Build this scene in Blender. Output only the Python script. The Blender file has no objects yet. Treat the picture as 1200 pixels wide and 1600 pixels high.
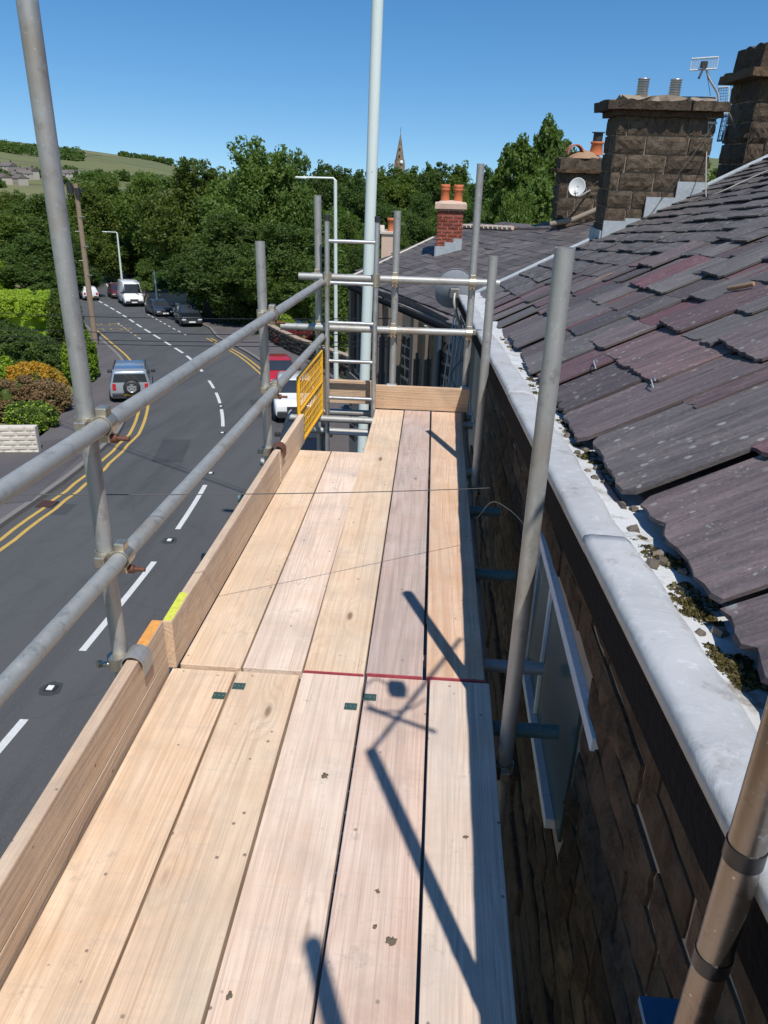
import bpy, math, random
import numpy as np
from mathutils import Matrix, Vector
random.seed(7)
rad = math.radians
scene = bpy.context.scene
COL = scene.collection

# ------------------------------------------------------------------ camera
CAM = Vector((0, 0, 1.65))
YAW, PITCH, ROLL = rad(-3.448), rad(24.72), rad(1.6)
fw = Vector((math.sin(YAW) * math.cos(PITCH), math.cos(YAW) * math.cos(PITCH), -math.sin(PITCH)))
rt = Vector((math.cos(YAW), -math.sin(YAW), 0))
up = rt.cross(fw)
rt2 = rt * math.cos(ROLL) + up * math.sin(ROLL)
up2 = -rt * math.sin(ROLL) + up * math.cos(ROLL)
cd = bpy.data.cameras.new('camera')
cam = bpy.data.objects.new('camera', cd)
COL.objects.link(cam)
cam.matrix_world = Matrix.Translation(CAM) @ Matrix((rt2, up2, -fw)).transposed().to_4x4()
cd.sensor_fit = 'VERTICAL'; cd.sensor_height = 36; cd.lens = 27.0
cd.clip_start = .02; cd.clip_end = 20000
scene.camera = cam

# ------------------------------------------------------------------ sky, sun, exposure
SUN_AZ, SUN_EL = rad(157.5), rad(58)      # azimuth clockwise from +Y
S = Vector((math.sin(SUN_AZ) * math.cos(SUN_EL), math.cos(SUN_AZ) * math.cos(SUN_EL), math.sin(SUN_EL)))
w = bpy.data.worlds.new("World"); scene.world = w; w.use_nodes = True
nt = w.node_tree
sky = nt.nodes.new('ShaderNodeTexSky'); sky.sky_type = 'NISHITA'; sky.sun_disc = False
sky.sun_elevation = SUN_EL; sky.sun_rotation = SUN_AZ
sky.altitude = 200; sky.air_density = 1.0; sky.dust_density = .0; sky.ozone_density = 3.2
tc = nt.nodes.new('ShaderNodeTexCoord'); mp = nt.nodes.new('ShaderNodeMapping')
mp.inputs['Rotation'].default_value = (rad(7), 0, 0)   # the street falls away: the true horizon lies below the deck's level
nt.links.new(tc.outputs['Generated'], mp.inputs[0]); nt.links.new(mp.outputs[0], sky.inputs[0])
hs = nt.nodes.new('ShaderNodeHueSaturation'); hs.inputs['Saturation'].default_value = 1.30
nt.links.new(sky.outputs[0], hs.inputs['Color'])
bg = nt.nodes['Background']; bg.inputs[1].default_value = .125
nt.links.new(hs.outputs[0], bg.inputs[0])
sd = bpy.data.lights.new('sun', 'SUN'); sd.energy = 4.9; sd.angle = rad(.55); sd.color = (1, .945, .87)
so = bpy.data.objects.new('sun', sd); COL.objects.link(so)
so.rotation_euler = S.to_track_quat('Z', 'Y').to_euler()
vs = scene.view_settings
vs.view_transform = 'Standard'; vs.look = 'None'; vs.exposure = 0; vs.gamma = 1; vs.use_curve_mapping = False
scene.cycles.max_bounces = 5; scene.cycles.diffuse_bounces = 3; scene.cycles.glossy_bounces = 2
scene.cycles.transmission_bounces = 3; scene.cycles.transparent_max_bounces = 6
scene.cycles.use_denoising = True

# ------------------------------------------------------------------ helpers
F = 1200.0
def ray(px, py):
    return rt2 * ((px - 600) / F) - up2 * ((py - 800) / F) + fw
def onY(px, py, Y):
    d = ray(px, py); return CAM + d * (Y / d.y)
SL = .083
def ground_pt(px, py):
    d = ray(px, py); t = (-4.95 - CAM.z) / (d.z + SL * d.y); return CAM + d * t

def smooth(a, b, x):
    t = np.clip((x - a) / (b - a), 0, 1); return t * t * (3 - 2 * t)
AZ = lambda px: math.atan2(ray(px, 245).x, ray(px, 245).y)
_azl = [AZ(p) for p in (-400, -100, 0, 60, 130, 200, 265, 330, 600, 980, 1040, 1100, 1150, 1250, 1500)]
_ztop = [24, 18, 14.5, 9, 2, -7, -15, -60, -110, -60, 12, 19, 15, 12, 10]
def gz(x, y):
    x = np.asarray(x, float); y = np.asarray(y, float)
    base = -4.95 - SL * np.clip(y, -60, 150) 
    r = np.hypot(x, y); az = np.arctan2(x, np.maximum(y, 1e-3))
    az = np.where(y < 0, 3.0, az)
    mid = -17.4 - .012 * (r - 150)
    top = np.interp(az, _azl, _ztop)
    hill = mid + (top - mid) * smooth(420, 1700, r) + 2.0 * np.sin(r * .006 + az * 20) * smooth(500, 900, r) * (1 - smooth(1400, 1700, r))
    hill = np.where(r > 1700, top - (r - 1700) * .03, hill)
    k = smooth(130, 240, r) * (y > 0)
    return base * (1 - k) + hill * k
def gzf(x, y): return float(gz(x, y))

def tag(o, label=None, cat=None, group=None, kind=None):
    if label: o['label'] = label
    if cat: o['category'] = cat
    if group: o['group'] = group
    if kind: o['kind'] = kind
    return o
WL = {}
def thing(name, label, cat, loc=(0, 0, 0), group=None, rotz=0):
    o = bpy.data.objects.new(name, None); COL.objects.link(o)
    o.location = loc; o.rotation_euler = (0, 0, rotz); o.empty_display_size = .2
    WL[o.name] = Vector(loc)
    return tag(o, label, cat, group)
def put(name, me, parent=None, M=None, world=True):
    """link a mesh; world=True: M is a world matrix whatever the (unrotated) parent's place"""
    o = bpy.data.objects.new(name, me); COL.objects.link(o)
    off = Vector((0, 0, 0))
    if parent is not None:
        o.parent = parent
        if world: off = WL.get(parent.name, Vector((0, 0, 0)))
    MM = M if M is not None else Matrix.Identity(4)
    L = Matrix.Translation(-off) @ MM
    loc, q, s = L.decompose()
    o.location = loc; o.rotation_mode = 'QUATERNION'; o.rotation_quaternion = q; o.scale = s
    WL[o.name] = MM.to_translation() if M is None or True else off
    return o
def copy_tree(o, parent=None):
    c = o.copy(); COL.objects.link(c)
    if parent is not None: c.parent = parent
    for ch in list(o.children): copy_tree(ch, c)
    return c

class MB:
    def __init__(s): s.v = []; s.f = []; s.m = []; s.mi = 0; s.sm = []
    def add(s, vs, fs, smooth=False):
        b = len(s.v); s.v += [tuple(p) for p in vs]
        for f in fs: s.f.append([i + b for i in f]); s.m.append(s.mi); s.sm.append(smooth)
        return s
    def box(s, a, b, M=None):
        x0, y0, z0 = a; x1, y1, z1 = b
        vs = [Vector(p) for p in ((x0,y0,z0),(x1,y0,z0),(x1,y1,z0),(x0,y1,z0),(x0,y0,z1),(x1,y0,z1),(x1,y1,z1),(x0,y1,z1))]
        if M is not None: vs = [M @ p for p in vs]
        return s.add(vs, [(0,3,2,1),(4,5,6,7),(0,1,5,4),(1,2,6,5),(2,3,7,6),(3,0,4,7)])
    def frame(s, d):
        d = Vector(d).normalized(); a = Vector((0, 0, 1)) if abs(d.z) < .9 else Vector((1, 0, 0))
        u = d.cross(a).normalized(); return u, d.cross(u)
    def cyl(s, p, q, r, r2=None, n=16, caps=True, hollow=0):
        p = Vector(p); q = Vector(q); r2 = r if r2 is None else r2
        u, v = s.frame(q - p); A = [(math.cos(2*math.pi*i/n), math.sin(2*math.pi*i/n)) for i in range(n)]
        vs = [p + (u*a + v*b)*r for a, b in A] + [q + (u*a + v*b)*r2 for a, b in A]
        fs = [(i, (i+1) % n, n+(i+1) % n, n+i) for i in range(n)]
        s.add(vs, fs, True)
        if hollow:
            ri, ri2 = r - hollow, r2 - hollow
            for c, R, ri_, fl in ((p, r, ri, 1), (q, r2, ri2, 0)):
                d = (q - p).normalized() * (.25 if fl else -.25)
                vs = [c + (u*a+v*b)*R for a, b in A] + [c + (u*a+v*b)*ri_ for a, b in A] + [c + d + (u*a+v*b)*ri_ for a, b in A]
                fs = [(i, n+i, n+(i+1) % n, (i+1) % n) if fl else (i, (i+1) % n, n+(i+1) % n, n+i) for i in range(n)]
                fs += [(n+i, 2*n+i, 2*n+(i+1) % n, n+(i+1) % n) for i in range(n)]
                s.add(vs, fs)
                s.add(vs[2*n:], [tuple(range(n))])
        elif caps:
            s.add(vs[:n], [tuple(range(n))[::-1]]); s.add(vs[n:], [tuple(range(n))])
        return s
    def tube(s, pts, r, n=8, caps=True):
        pts = [Vector(p) for p in pts]; rings = []
        d0 = (pts[1] - pts[0]).normalized(); u, v = s.frame(d0)
        rr = r if isinstance(r, (list, tuple)) else [r] * len(pts)
        for i, p in enumerate(pts):
            d = (pts[min(i+1, len(pts)-1)] - pts[max(i-1, 0)]).normalized()
            u = (u - d * u.dot(d)).normalized(); v = d.cross(u)
            rings.append([p + (u*math.cos(2*math.pi*k/n) + v*math.sin(2*math.pi*k/n))*rr[i] for k in range(n)])
        vs = sum(rings, []); fs = []
        for i in range(len(pts)-1):
            for k in range(n): fs.append((i*n+k, i*n+(k+1) % n, (i+1)*n+(k+1) % n, (i+1)*n+k))
        s.add(vs, fs, True)
        if caps: s.add(rings[0], [tuple(range(n))[::-1]]); s.add(rings[-1], [tuple(range(n))])
        return s
    def lathe(s, prof, c=(0,0,0), axis='z', n=20, M=None):
        c = Vector(c); vs = []
        for r, h in prof:
            for k in range(n):
                a = 2*math.pi*k/n
                p = Vector((r*math.cos(a), r*math.sin(a), h))
                if axis == 'x': p = Vector((h, r*math.cos(a), r*math.sin(a)))
                if axis == 'y': p = Vector((r*math.cos(a), h, r*math.sin(a)))
                if M is not None: p = M @ p
                vs.append(p + c)
        fs = [(i*n+k, i*n+(k+1) % n, (i+1)*n+(k+1) % n, (i+1)*n+k) for i in range(len(prof)-1) for k in range(n)]
        return s.add(vs, fs, True)
    def prism(s, poly, z0, z1):
        n = len(poly); vs = [(x, y, z0) for x, y in poly] + [(x, y, z1) for x, y in poly]
        return s.add(vs, [tuple(range(n))[::-1], tuple(range(n, 2*n))] + [(i, (i+1) % n, n+(i+1) % n, n+i) for i in range(n)])
    def mesh(s, name, mats):
        me = bpy.data.meshes.new(name); me.from_pydata(s.v, [], s.f)
        for m in (mats if isinstance(mats, (list, tuple)) else [mats]): me.materials.append(m)
        me.polygons.foreach_set('material_index', s.m)
        me.polygons.foreach_set('use_smooth', s.sm); me.update()
        return me
    def build(s, name, mats, parent=None, M=None, bevel=0, world=True, seg=2):
        o = put(name, s.mesh(name, mats), parent, M, world)
        if bevel:
            b = o.modifiers.new('bevel', 'BEVEL'); b.width = bevel; b.segments = seg; b.limit_method = 'ANGLE'; b.angle_limit = rad(40)
        return o

# ------------------------------------------------------------------ materials
class NB:
    def __init__(s, name):
        s.mat = bpy.data.materials.new(name); s.mat.use_nodes = True
        s.nt = s.mat.node_tree; s.b = s.nt.nodes['Principled BSDF']
    def n(s, t, ins=None, **props):
        x = s.nt.nodes.new('ShaderNode' + t)
        for k, v in props.items(): setattr(x, k, v)
        for k, v in (ins or {}).items(): s.set(x.inputs[k], v)
        return x
    def set(s, sock, v):
        if isinstance(v, bpy.types.NodeSocket): s.nt.links.new(v, sock)
        elif isinstance(v, (tuple, list)) and sock.type == 'RGBA': sock.default_value = tuple(v) + ((1,) if len(v) == 3 else ())
        else: sock.default_value = v
    def math(s, op, a, b=0.0, c=0.0, clamp=False):
        x = s.n('Math', {0: a, 1: b, 2: c}, operation=op); x.use_clamp = clamp; return x.outputs[0]
    def mix(s, f, a, b, mode='MIX'):
        x = s.n('Mix', data_type='RGBA', blend_type=mode); s.set(x.inputs[0], f); s.set(x.inputs[6], a); s.set(x.inputs[7], b); return x.outputs[2]
    def coord(s, scale=(1,1,1), kind='Object', rnd=0.0):
        t = s.n('TexCoord').outputs[kind]
        if rnd:
            oi = s.n('ObjectInfo').outputs['Random']
            k = s.math('MULTIPLY', oi, rnd); cx = s.n('CombineXYZ', {0: k, 1: k, 2: k}).outputs[0]
            t = s.n('VectorMath', {0: t, 1: cx}, operation='ADD').outputs[0]
        return s.n('Mapping', {0: t, 3: scale}).outputs[0]
    def noise(s, vec, scale, detail=4, rough=.55, dist=0, out=0):
        return s.n('TexNoise', {'Vector': vec, 'Scale': scale, 'Detail': detail, 'Roughness': rough, 'Distortion': dist}).outputs[out]
    def vor(s, vec, scale, feature='F1', out='Distance', rand=1.0):
        x = s.n('TexVoronoi', {'Vector': vec, 'Scale': scale, 'Randomness': rand}, feature=feature); return x.outputs[out]
    def ramp(s, f, stops):
        x = s.n('ValToRGB', {0: f}); e = x.color_ramp.elements
        while len(e) < len(stops): e.new(.5)
        for el, (p, c) in zip(e, stops):
            el.position = p; el.color = (c, c, c, 1) if isinstance(c, (int, float)) else tuple(c) + (1,)
        return x.outputs[0]
    def bump(s, h, strength=.3, dist=.01):
        return s.n('Bump', {'Height': h, 'Strength': strength, 'Distance': dist}).outputs[0]
    def fin(s, color=None, rough=None, metal=None, normal=None, **kw):
        for k, v in (('Base Color', color), ('Roughness', rough), ('Metallic', metal), ('Normal', normal)):
            if v is not None: s.set(s.b.inputs[k], v)
        for k, v in kw.items(): s.set(s.b.inputs[k.replace('_', ' ')], v)
        return s.mat

def plain(name, c, rough=.6, metal=0.0, var=.12, scale=8.0, bump=.1, rndv=0.0):
    m = NB(name); v = m.coord(rnd=13.0)
    f = m.noise(v, scale, 5)
    g = m.noise(v, scale * 7, 3)
    col = m.mix(f, tuple(x * (1 - var) for x in c), tuple(min(1, x * (1 + var)) for x in c))
    col = m.mix(m.ramp(g, [(.35, .25), (.6, 0)]), col, tuple(x * .55 for x in c))
    if rndv:
        k = m.math('MULTIPLY_ADD', m.n('ObjectInfo').outputs['Random'], rndv, 1 - rndv / 2)
        col = m.mix(1.0, col, m.n('CombineXYZ', {0: k, 1: k, 2: k}).outputs[0], 'MULTIPLY')
    return m.fin(col, rough, metal, m.bump(g, bump, .01))

def wood(name, c, dark, grey, ax=1, knots=1.0, streak=1.0):
    m = NB(name)
    s3 = [9.0, 9.0, 9.0]; s3[ax] = .55
    v = m.coord(tuple(s3), rnd=37.0); vr = m.coord(rnd=37.0)
    # knots warp the rings
    sk = [5.0, 5.0, 5.0]; sk[ax] = 1.7
    vk = m.coord(tuple(sk), rnd=11.0)
    kd = m.vor(vk, 1.0)
    kn = m.ramp(kd, [(.03, 1), (.10, .55), (.26, 0)])
    wv = m.noise(v, .55, 2, .4, .3)
    wv = m.math('ADD', wv, m.math('MULTIPLY', kn, .16))
    rings = m.math('SINE', m.math('MULTIPLY', wv, 120))
    rings = m.math('MULTIPLY_ADD', rings, .5, .5)
    rings = m.math('POWER', rings, 2.2)
    sf = [220.0, 220.0, 220.0]; sf[ax] = 3.0
    fib = m.noise(m.coord(tuple(sf), rnd=37.0), 1.0, 3, .6)
    big = m.noise(vr, 4.5, 4, .6)
    msk = m.ramp(m.noise(v, .35, 2), [(.35, .25), (.65, 1)])
    col = m.mix(m.ramp(big, [(.3, 0), (.7, 1)]), (c[0]*.92, c[1]*.82, c[2]*.74), tuple(min(1, x * 1.06) for x in c))
    sf2 = [75.0, 75.0, 75.0]; sf2[ax] = .9
    fib2 = m.noise(m.coord(tuple(sf2), rnd=17.0), 1.0, 4, .55)
    sx_ = [2.5, 2.5, 2.5]; sx_[ax] = 90.0
    saw = m.noise(m.coord(tuple(sx_), rnd=23.0), 1.0, 3, .6)
    col = m.mix(m.math('MULTIPLY', m.math('MULTIPLY', rings, msk), .36 * streak), col, dark)
    col = m.mix(m.ramp(fib, [(.34, .32), (.54, 0)]), col, tuple(x * .75 for x in dark))
    col = m.mix(m.ramp(fib2, [(.30, .38), (.44, 0)]), col, tuple(x * .9 for x in dark))
    col = m.mix(m.ramp(fib2, [(.58, 0), (.78, .16)]), col, tuple(min(1, x * 1.22) for x in c))
    col = m.mix(m.ramp(saw, [(.55, 0), (.75, .22)]), col, tuple(x * .8 for x in grey))
    crk = m.math('MULTIPLY', m.ramp(fib2, [(.20, 1), (.235, 0)]), m.ramp(m.noise(vr, 2.2, 2), [(.45, 0), (.55, 1)]))
    col = m.mix(crk, col, (.10, .065, .045))
    sm = m.ramp(m.noise(vr, 3.3, 6, .72, .6), [(.48, 0), (.72, .5)])
    col = m.mix(sm, col, tuple(x * .72 for x in grey))
    gm = m.ramp(m.noise(m.coord(tuple(x * .25 for x in s3), rnd=5.0), 1.2, 5, .65), [(.42, 0), (.7, .6)])
    col = m.mix(gm, col, grey)
    kc = m.ramp(kd, [(.02, .85 * knots), (.05, .6 * knots), (.058, .25), (.085, 0)])
    col = m.mix(kc, col, (.13, .07, .04))
    sp = m.vor(vr, 16.0); spn = m.noise(vr, 5.0, 2)
    spm = m.math('MULTIPLY', m.ramp(sp, [(.06, .8), (.10, 0)]), m.ramp(spn, [(.47, 0), (.53, 1)]))
    col = m.mix(spm, col, (.13, .10, .085))
    st = m.ramp(m.noise(vr, 9.0, 8, .75), [(.60, 0), (.70, .45)])
    col = m.mix(st, col, (.30, .235, .18))
    h = m.math('ADD', m.math('MULTIPLY', rings, .3), m.math('ADD', fib, m.math('MULTIPLY', fib2, 1.2)))
    return m.fin(col, .78, 0, m.bump(h, .6, .003), Specular_IOR_Level=.3)

def stone_mat(name, a, b, c, sc=1.0, lich=.25):
    m = NB(name); v = m.n('NewGeometry').outputs['Position']
    r = m.n('ObjectInfo').outputs['Random']
    col = m.ramp(r, [(0, a), (.35, b), (.7, c), (1, tuple(x * .6 for x in a))])
    n1 = m.noise(v, 13 * sc, 9, .7, .6); n2 = m.noise(v, 90 * sc, 5, .6)
    col = m.mix(m.ramp(n1, [(.36, .75), (.58, 0)]), col, tuple(x * .3 for x in a))
    col = m.mix(m.ramp(n2, [(.55, 0), (.75, .4)]), col, tuple(min(1, x * 1.9) for x in b))
    n3 = m.noise(v, 3 * sc, 4, .6)
    col = m.mix(m.ramp(n3, [(.6, 0), (.75, lich)]), col, (.16, .15, .09))
    h = m.math('ADD', m.math('MULTIPLY', n1, 1.0), m.math('MULTIPLY', n2, .3))
    return m.fin(col, .9, 0, m.bump(h, 1.0, .03), Specular_IOR_Level=.12)

def slate_mat(name, cols, spots=.8):
    m = NB(name); v = m.coord(kind='Object', rnd=50.0)
    r = m.n('ObjectInfo').outputs['Random']
    st = [(i / (len(cols) - 1) if len(cols) > 1 else 0, c) for i, c in enumerate(cols)]
    rm = m.n('ValToRGB', {0: r}); rm.color_ramp.interpolation = 'CONSTANT'; e = rm.color_ramp.elements
    while len(e) < len(cols): e.new(.5)
    for i, (el, c) in enumerate(zip(e, cols)): el.position = i / len(cols); el.color = tuple(c) + (1,)
    col = rm.outputs[0]
    kk = m.math('MULTIPLY_ADD', m.math('FRACT', m.math('MULTIPLY', r, 7.31)), .5, .74)
    col = m.mix(1.0, col, m.n('CombineXYZ', {0: kk, 1: kk, 2: kk}).outputs[0], 'MULTIPLY')
    # cleavage streaks run up the slope
    vs_ = m.coord((9, 1.2, 9), rnd=50.0)
    n1 = m.noise(vs_, 1.4, 6, .65, .5); n2 = m.noise(v, 38, 5, .65); n4 = m.noise(v, 2.1, 3)
    col = m.mix(m.ramp(n1, [(.3, .75), (.62, 0)]), col, (.05, .048, .052))
    col = m.mix(m.ramp(n1, [(.58, 0), (.8, .5)]), col, (.22, .20, .20))
    col = m.mix(m.ramp(n2, [(.55, 0), (.72, .35)]), col, (.26, .25, .24))
    col = m.mix(m.ramp(n2, [(.28, .55), (.42, 0)]), col, (.035, .033, .036))
    # lichen discs
    wv = m.n('VectorMath', {0: v, 1: m.n('VectorMath', {0: m.noise(v, 22, 3, out=1), 3: .035}, operation='SCALE').outputs[0]}, operation='ADD').outputs[0]
    vd = m.vor(wv, 11.0); vd2 = m.vor(wv, 30.0)
    lm = m.math('MULTIPLY', m.ramp(vd, [(.16, spots), (.24, 0)]), m.ramp(n4, [(.46, 0), (.58, 1)]))
    lm2 = m.math('MULTIPLY', m.ramp(vd2, [(.16, spots * .8), (.24, 0)]), m.ramp(m.noise(v, 5, 3), [(.5, 0), (.62, 1)]))
    lc = m.mix(m.noise(v, 60, 2), (.22, .23, .21), (.42, .42, .38))
    col = m.mix(lm, col, lc); col = m.mix(lm2, col, lc)
    h = m.math('ADD', n1, m.math('MULTIPLY', n2, .35))
    return m.fin(col, .66, 0, m.bump(h, .9, .008), Specular_IOR_Level=.22)

def leaf_mat(name, a, b, c, trans=.35):
    m = NB(name)
    r = m.n('NewGeometry').outputs['Random Per Island']; oi = m.n('ObjectInfo').outputs['Random']
    v = m.coord(rnd=20.0); n = m.noise(v, .5, 3)
    col = m.mix(r, a, b)
    col = m.mix(m.ramp(n, [(.4, 0), (.65, .7)]), col, c)
    k = m.math('MULTIPLY_ADD', oi, .35, .82)
    col = m.mix(1.0, col, m.n('CombineXYZ', {0: k, 1: k, 2: m.math('MULTIPLY', k, .95)}).outputs[0], 'MULTIPLY')
    m.fin(col, .5, 0, Specular_IOR_Level=.25)
    tr = m.n('BsdfTranslucent', {'Color': m.mix(1.0, col, (1.5, 1.7, .6), 'MULTIPLY')})
    mx = m.n('MixShader', {0: trans, 1: m.b.outputs[0], 2: tr.outputs[0]})
    m.nt.links.new(mx.outputs[0], m.nt.nodes['Material Output'].inputs[0]); return m.mat

def galv(name, c=(.40, .405, .39), rough=.48, metal=.55, ax=2, rust=.0):
    m = NB(name); s = [30.0] * 3; s[ax] = 2.0
    v = m.coord(rnd=9.0)
    n1 = m.noise(m.coord(tuple(s), rnd=9.0), 1.0, 6, .65); n2 = m.noise(v, 25, 6, .7); n3 = m.noise(v, 3.5, 4)
    col = m.mix(n1, tuple(x * .72 for x in c), tuple(x * 1.22 for x in c))
    col = m.mix(m.ramp(n2, [(.3, .55), (.46, 0)]), col, tuple(x * .45 for x in c))
    col = m.mix(m.ramp(n2, [(.6, 0), (.72, .5)]), col, (.62, .62, .60))
    col = m.mix(m.ramp(n3, [(.56, 0), (.72, .45 + rust)]), col, (.27, .19, .11))
    vd = m.vor(v, 60.0); col = m.mix(m.ramp(vd, [(.08, .6), (.13, 0)]), col, (.6, .6, .57))
    rg = m.math('MULTIPLY_ADD', n2, .35, rough - .1)
    return m.fin(col, rg, metal, m.bump(m.math('ADD', n1, n2), .18, .002))

W_TAN = wood('wood_tan', (.75, .585, .425), (.43, .28, .17), (.52, .45, .36))
W_PALE = wood('wood_pale', (.77, .635, .52), (.42, .27, .18), (.52, .46, .41), streak=.9)
W_PINK = wood('wood_pinkish', (.68, .54, .455), (.36, .22, .17), (.44, .37, .33))
W_GREY = wood('wood_greyed', (.56, .45, .40), (.27, .19, .16), (.36, .32, .30), streak=1.1)
W_RED = wood('wood_orange', (.70, .51, .37), (.46, .22, .11), (.50, .40, .31), knots=1.2, streak=1.5)
W_TOE = wood('wood_toe', (.68, .53, .38), (.34, .20, .12), (.42, .34, .28), knots=1.6, streak=1.1)
W_TOEX = wood('wood_toe_cross', (.60, .44, .30), (.36, .21, .12), (.42, .34, .27), ax=0)
GALV = galv('galvanised_steel'); GALVX = galv('galvanised_steel_x', ax=0); GALVY = galv('galvanised_steel_y', (.40, .41, .39), .52, .5, ax=1)
GALV_BROWN = galv('galvanised_steel_worn', (.27, .24, .21), .24, .95, rust=.25)
GREENTUBE = galv('greenish_painted_tube', (.10, .17, .17), .5, .3, ax=0)
ALU = galv('aluminium', (.55, .57, .58), .35, .8)
BRASS = galv('zinc_plated', (.55, .50, .40), .32, .85, rust=.2)
RUST = plain('rusty_bolt', (.16, .07, .045), .7, .4, .3, 60)
BLACK = plain('black_rubber', (.02, .02, .022), .55)
ASPH = None
def asphalt(name, c):
    m = NB(name); v = m.coord()
    n1 = m.noise(v, .35, 5, .6); n2 = m.noise(v, 45, 3, .7); n3 = m.noise(m.coord((1.6, .10, 1)), 1.0, 7, .68)
    col = m.mix(n1, tuple(x * .82 for x in c), tuple(x * 1.2 for x in c))
    col = m.mix(m.ramp(n3, [(.46, 0), (.66, .6)]), col, tuple(x * .58 for x in c))
    col = m.mix(m.ramp(n2, [(.5, 0), (.75, .4)]), col, tuple(x * 2.1 for x in c))
    cr = m.vor(m.n('VectorMath', {0: v, 1: m.noise(v, .8, 3, out=1)}, operation='ADD').outputs[0], .28, 'DISTANCE_TO_EDGE')
    col = m.mix(m.ramp(cr, [(.003, .22), (.012, 0)]), col, tuple(x * .6 for x in c))
    pt = m.noise(v, .16, 2, .4)
    col = m.mix(m.ramp(pt, [(.50, 0), (.515, .22)]), col, tuple(x * 1.35 for x in c))
    return m.fin(col, .82, 0, m.bump(n2, .4, .01))
ASPH = asphalt('asphalt', (.074, .075, .075)); PAVE = asphalt('pavement_tarmac', (.105, .095, .095)); DRIVE = asphalt('drive_tarmac', (.085, .078, .078))
KERB = plain('kerb_stone', (.20, .185, .17), .85)
WHITEP = plain('white_road_paint', (.62, .63, .62), .7, var=.1, scale=3)
YELF = plain('worn_yellow_paint', (.24, .19, .09), .8, var=.3, scale=6)
YELP = plain('yellow_road_paint', (.55, .36, .08), .7, var=.15, scale=3)
def paint(name, c, rough=.28, metal=0.0, coat=.6): 
    m = NB(name); n = m.noise(m.coord(rnd=3.0), 3, 3)
    return m.fin(m.mix(n, tuple(x * .93 for x in c), c), rough, metal, Coat_Weight=coat, Coat_Roughness=.08)
SILV = paint('silver_paint', (.42, .46, .50), .35, .5); WHT = paint('white_paint', (.72, .73, .74)); DKBLUE = paint('dark_blue_paint', (.035, .045, .07))
BLKP = paint('black_paint', (.012, .013, .017)); REDP = paint('red_paint', (.42, .02, .03)); MAROON = paint('maroon_paint', (.10, .015, .02)); BLUEROOF = paint('blue_roof', (.06, .10, .20))
def glassy(name, c=(.02, .025, .03), r=.06):
    m = NB(name); n = m.noise(m.coord(rnd=2.0), 1.5, 2)
    return m.fin(m.mix(n, c, tuple(x * 1.8 for x in c)), r, 0, Specular_IOR_Level=.9)
GLASS = glassy('dark_glass'); PANE = glassy('window_glass', (.04, .06, .052), .25)
PANE.node_tree.nodes['Principled BSDF'].inputs['Specular IOR Level'].default_value = .25
TRIM = plain('black_plastic', (.025, .025, .028), .6); REDL = paint('red_lens', (.45, .015, .02), .2)
CLEAR = paint('clear_lens', (.6, .62, .64), .15); AMBER = paint('amber_plate', (.75, .45, .03), .5, 0, 0); WPLATE = paint('white_plate', (.75, .76, .74), .5, 0, 0)
RIM = paint('alloy_rim', (.45, .46, .47), .35, .7, 0)
WHITE = plain('white_upvc', (.72, .73, .76), .45, var=.05)
LAMPG = plain('pale_green_paint', (.64, .71, .68), .5, var=.1, scale=4)
def lampmat():
    m = NB('chipped_pale_green'); v = m.coord()
    n = m.noise(m.coord((1, 1, .5)), 9, 5, .7); col = m.mix(m.noise(v, 2, 3), (.60, .69, .66), (.68, .75, .73))
    col = m.mix(m.ramp(n, [(.66, 0), (.7, .9)]), col, (.16, .13, .09)); return m.fin(col, .45, 0)
LAMPCH = lampmat()
YELG = plain('yellow_powder_coat', (.80, .42, .02), .4, var=.08)
def leadmat(name, c, dirt):
    m = NB(name); v = m.coord()
    n1 = m.noise(v, 5, 6, .6, .6); n2 = m.noise(v, 30, 5, .7); n3 = m.noise(v, 1.6, 4)
    col = m.mix(n1, tuple(x * .72 for x in c), tuple(min(1, x * 1.2) for x in c))
    col = m.mix(m.ramp(n2, [(.56, 0), (.75, .45)]), col, (.7, .73, .75))
    col = m.mix(m.ramp(m.noise(v, 9, 6, .7), [(.56, 0), (.72, dirt)]), col, (.17, .14, .11))
    return m.fin(col, .65, .0, m.bump(m.math('ADD', n1, m.math('MULTIPLY', n2, .08)), .6, .014), Specular_IOR_Level=.2)
LEAD = leadmat('lead_sheet', (.43, .44, .44), .7); WLEAD = leadmat('whitened_lead', (.55, .56, .55), 1.0); FLASH = leadmat('lead_flashing', (.36, .40, .43), .3)
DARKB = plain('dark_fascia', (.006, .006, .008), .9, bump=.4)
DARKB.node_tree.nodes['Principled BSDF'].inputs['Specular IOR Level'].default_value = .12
MORTAR = plain('mortar', (.27, .22, .17), .95, scale=20, bump=.4); MORTAR_D = plain('dark_mortar', (.38, .30, .23), .95, scale=20, bump=.5)
BRICKM = plain('brick_mortar', (.42, .33, .29), .95)
STONE = stone_mat('gritstone', (.125, .094, .068), (.095, .074, .056), (.155, .12, .088))
STONE_D = stone_mat('weathered_wall_stone', (.16, .105, .068), (.10, .070, .048), (.22, .145, .09), lich=.4)
STONE_B = stone_mat('blackened_stone', (.085, .068, .055), (.06, .05, .044), (.11, .09, .07))
BRICK = stone_mat('red_brick', (.40, .11, .07), (.33, .09, .07), (.45, .15, .10), 3, lich=0)
SLATE_A = slate_mat('slates_near', [(.165, .14, .132), (.175, .115, .115), (.14, .12, .113), (.20, .095, .10), (.18, .16, .15), (.16, .122, .118), (.135, .115, .112), (.17, .13, .125)])
SLATE_B = slate_mat('slates_far', [(.125, .112, .108), (.14, .12, .117), (.108, .098, .096), (.15, .135, .128), (.12, .10, .10)], .4)
TERRA = plain('terracotta', (.50, .14, .05), .7, var=.15, scale=20)
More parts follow.
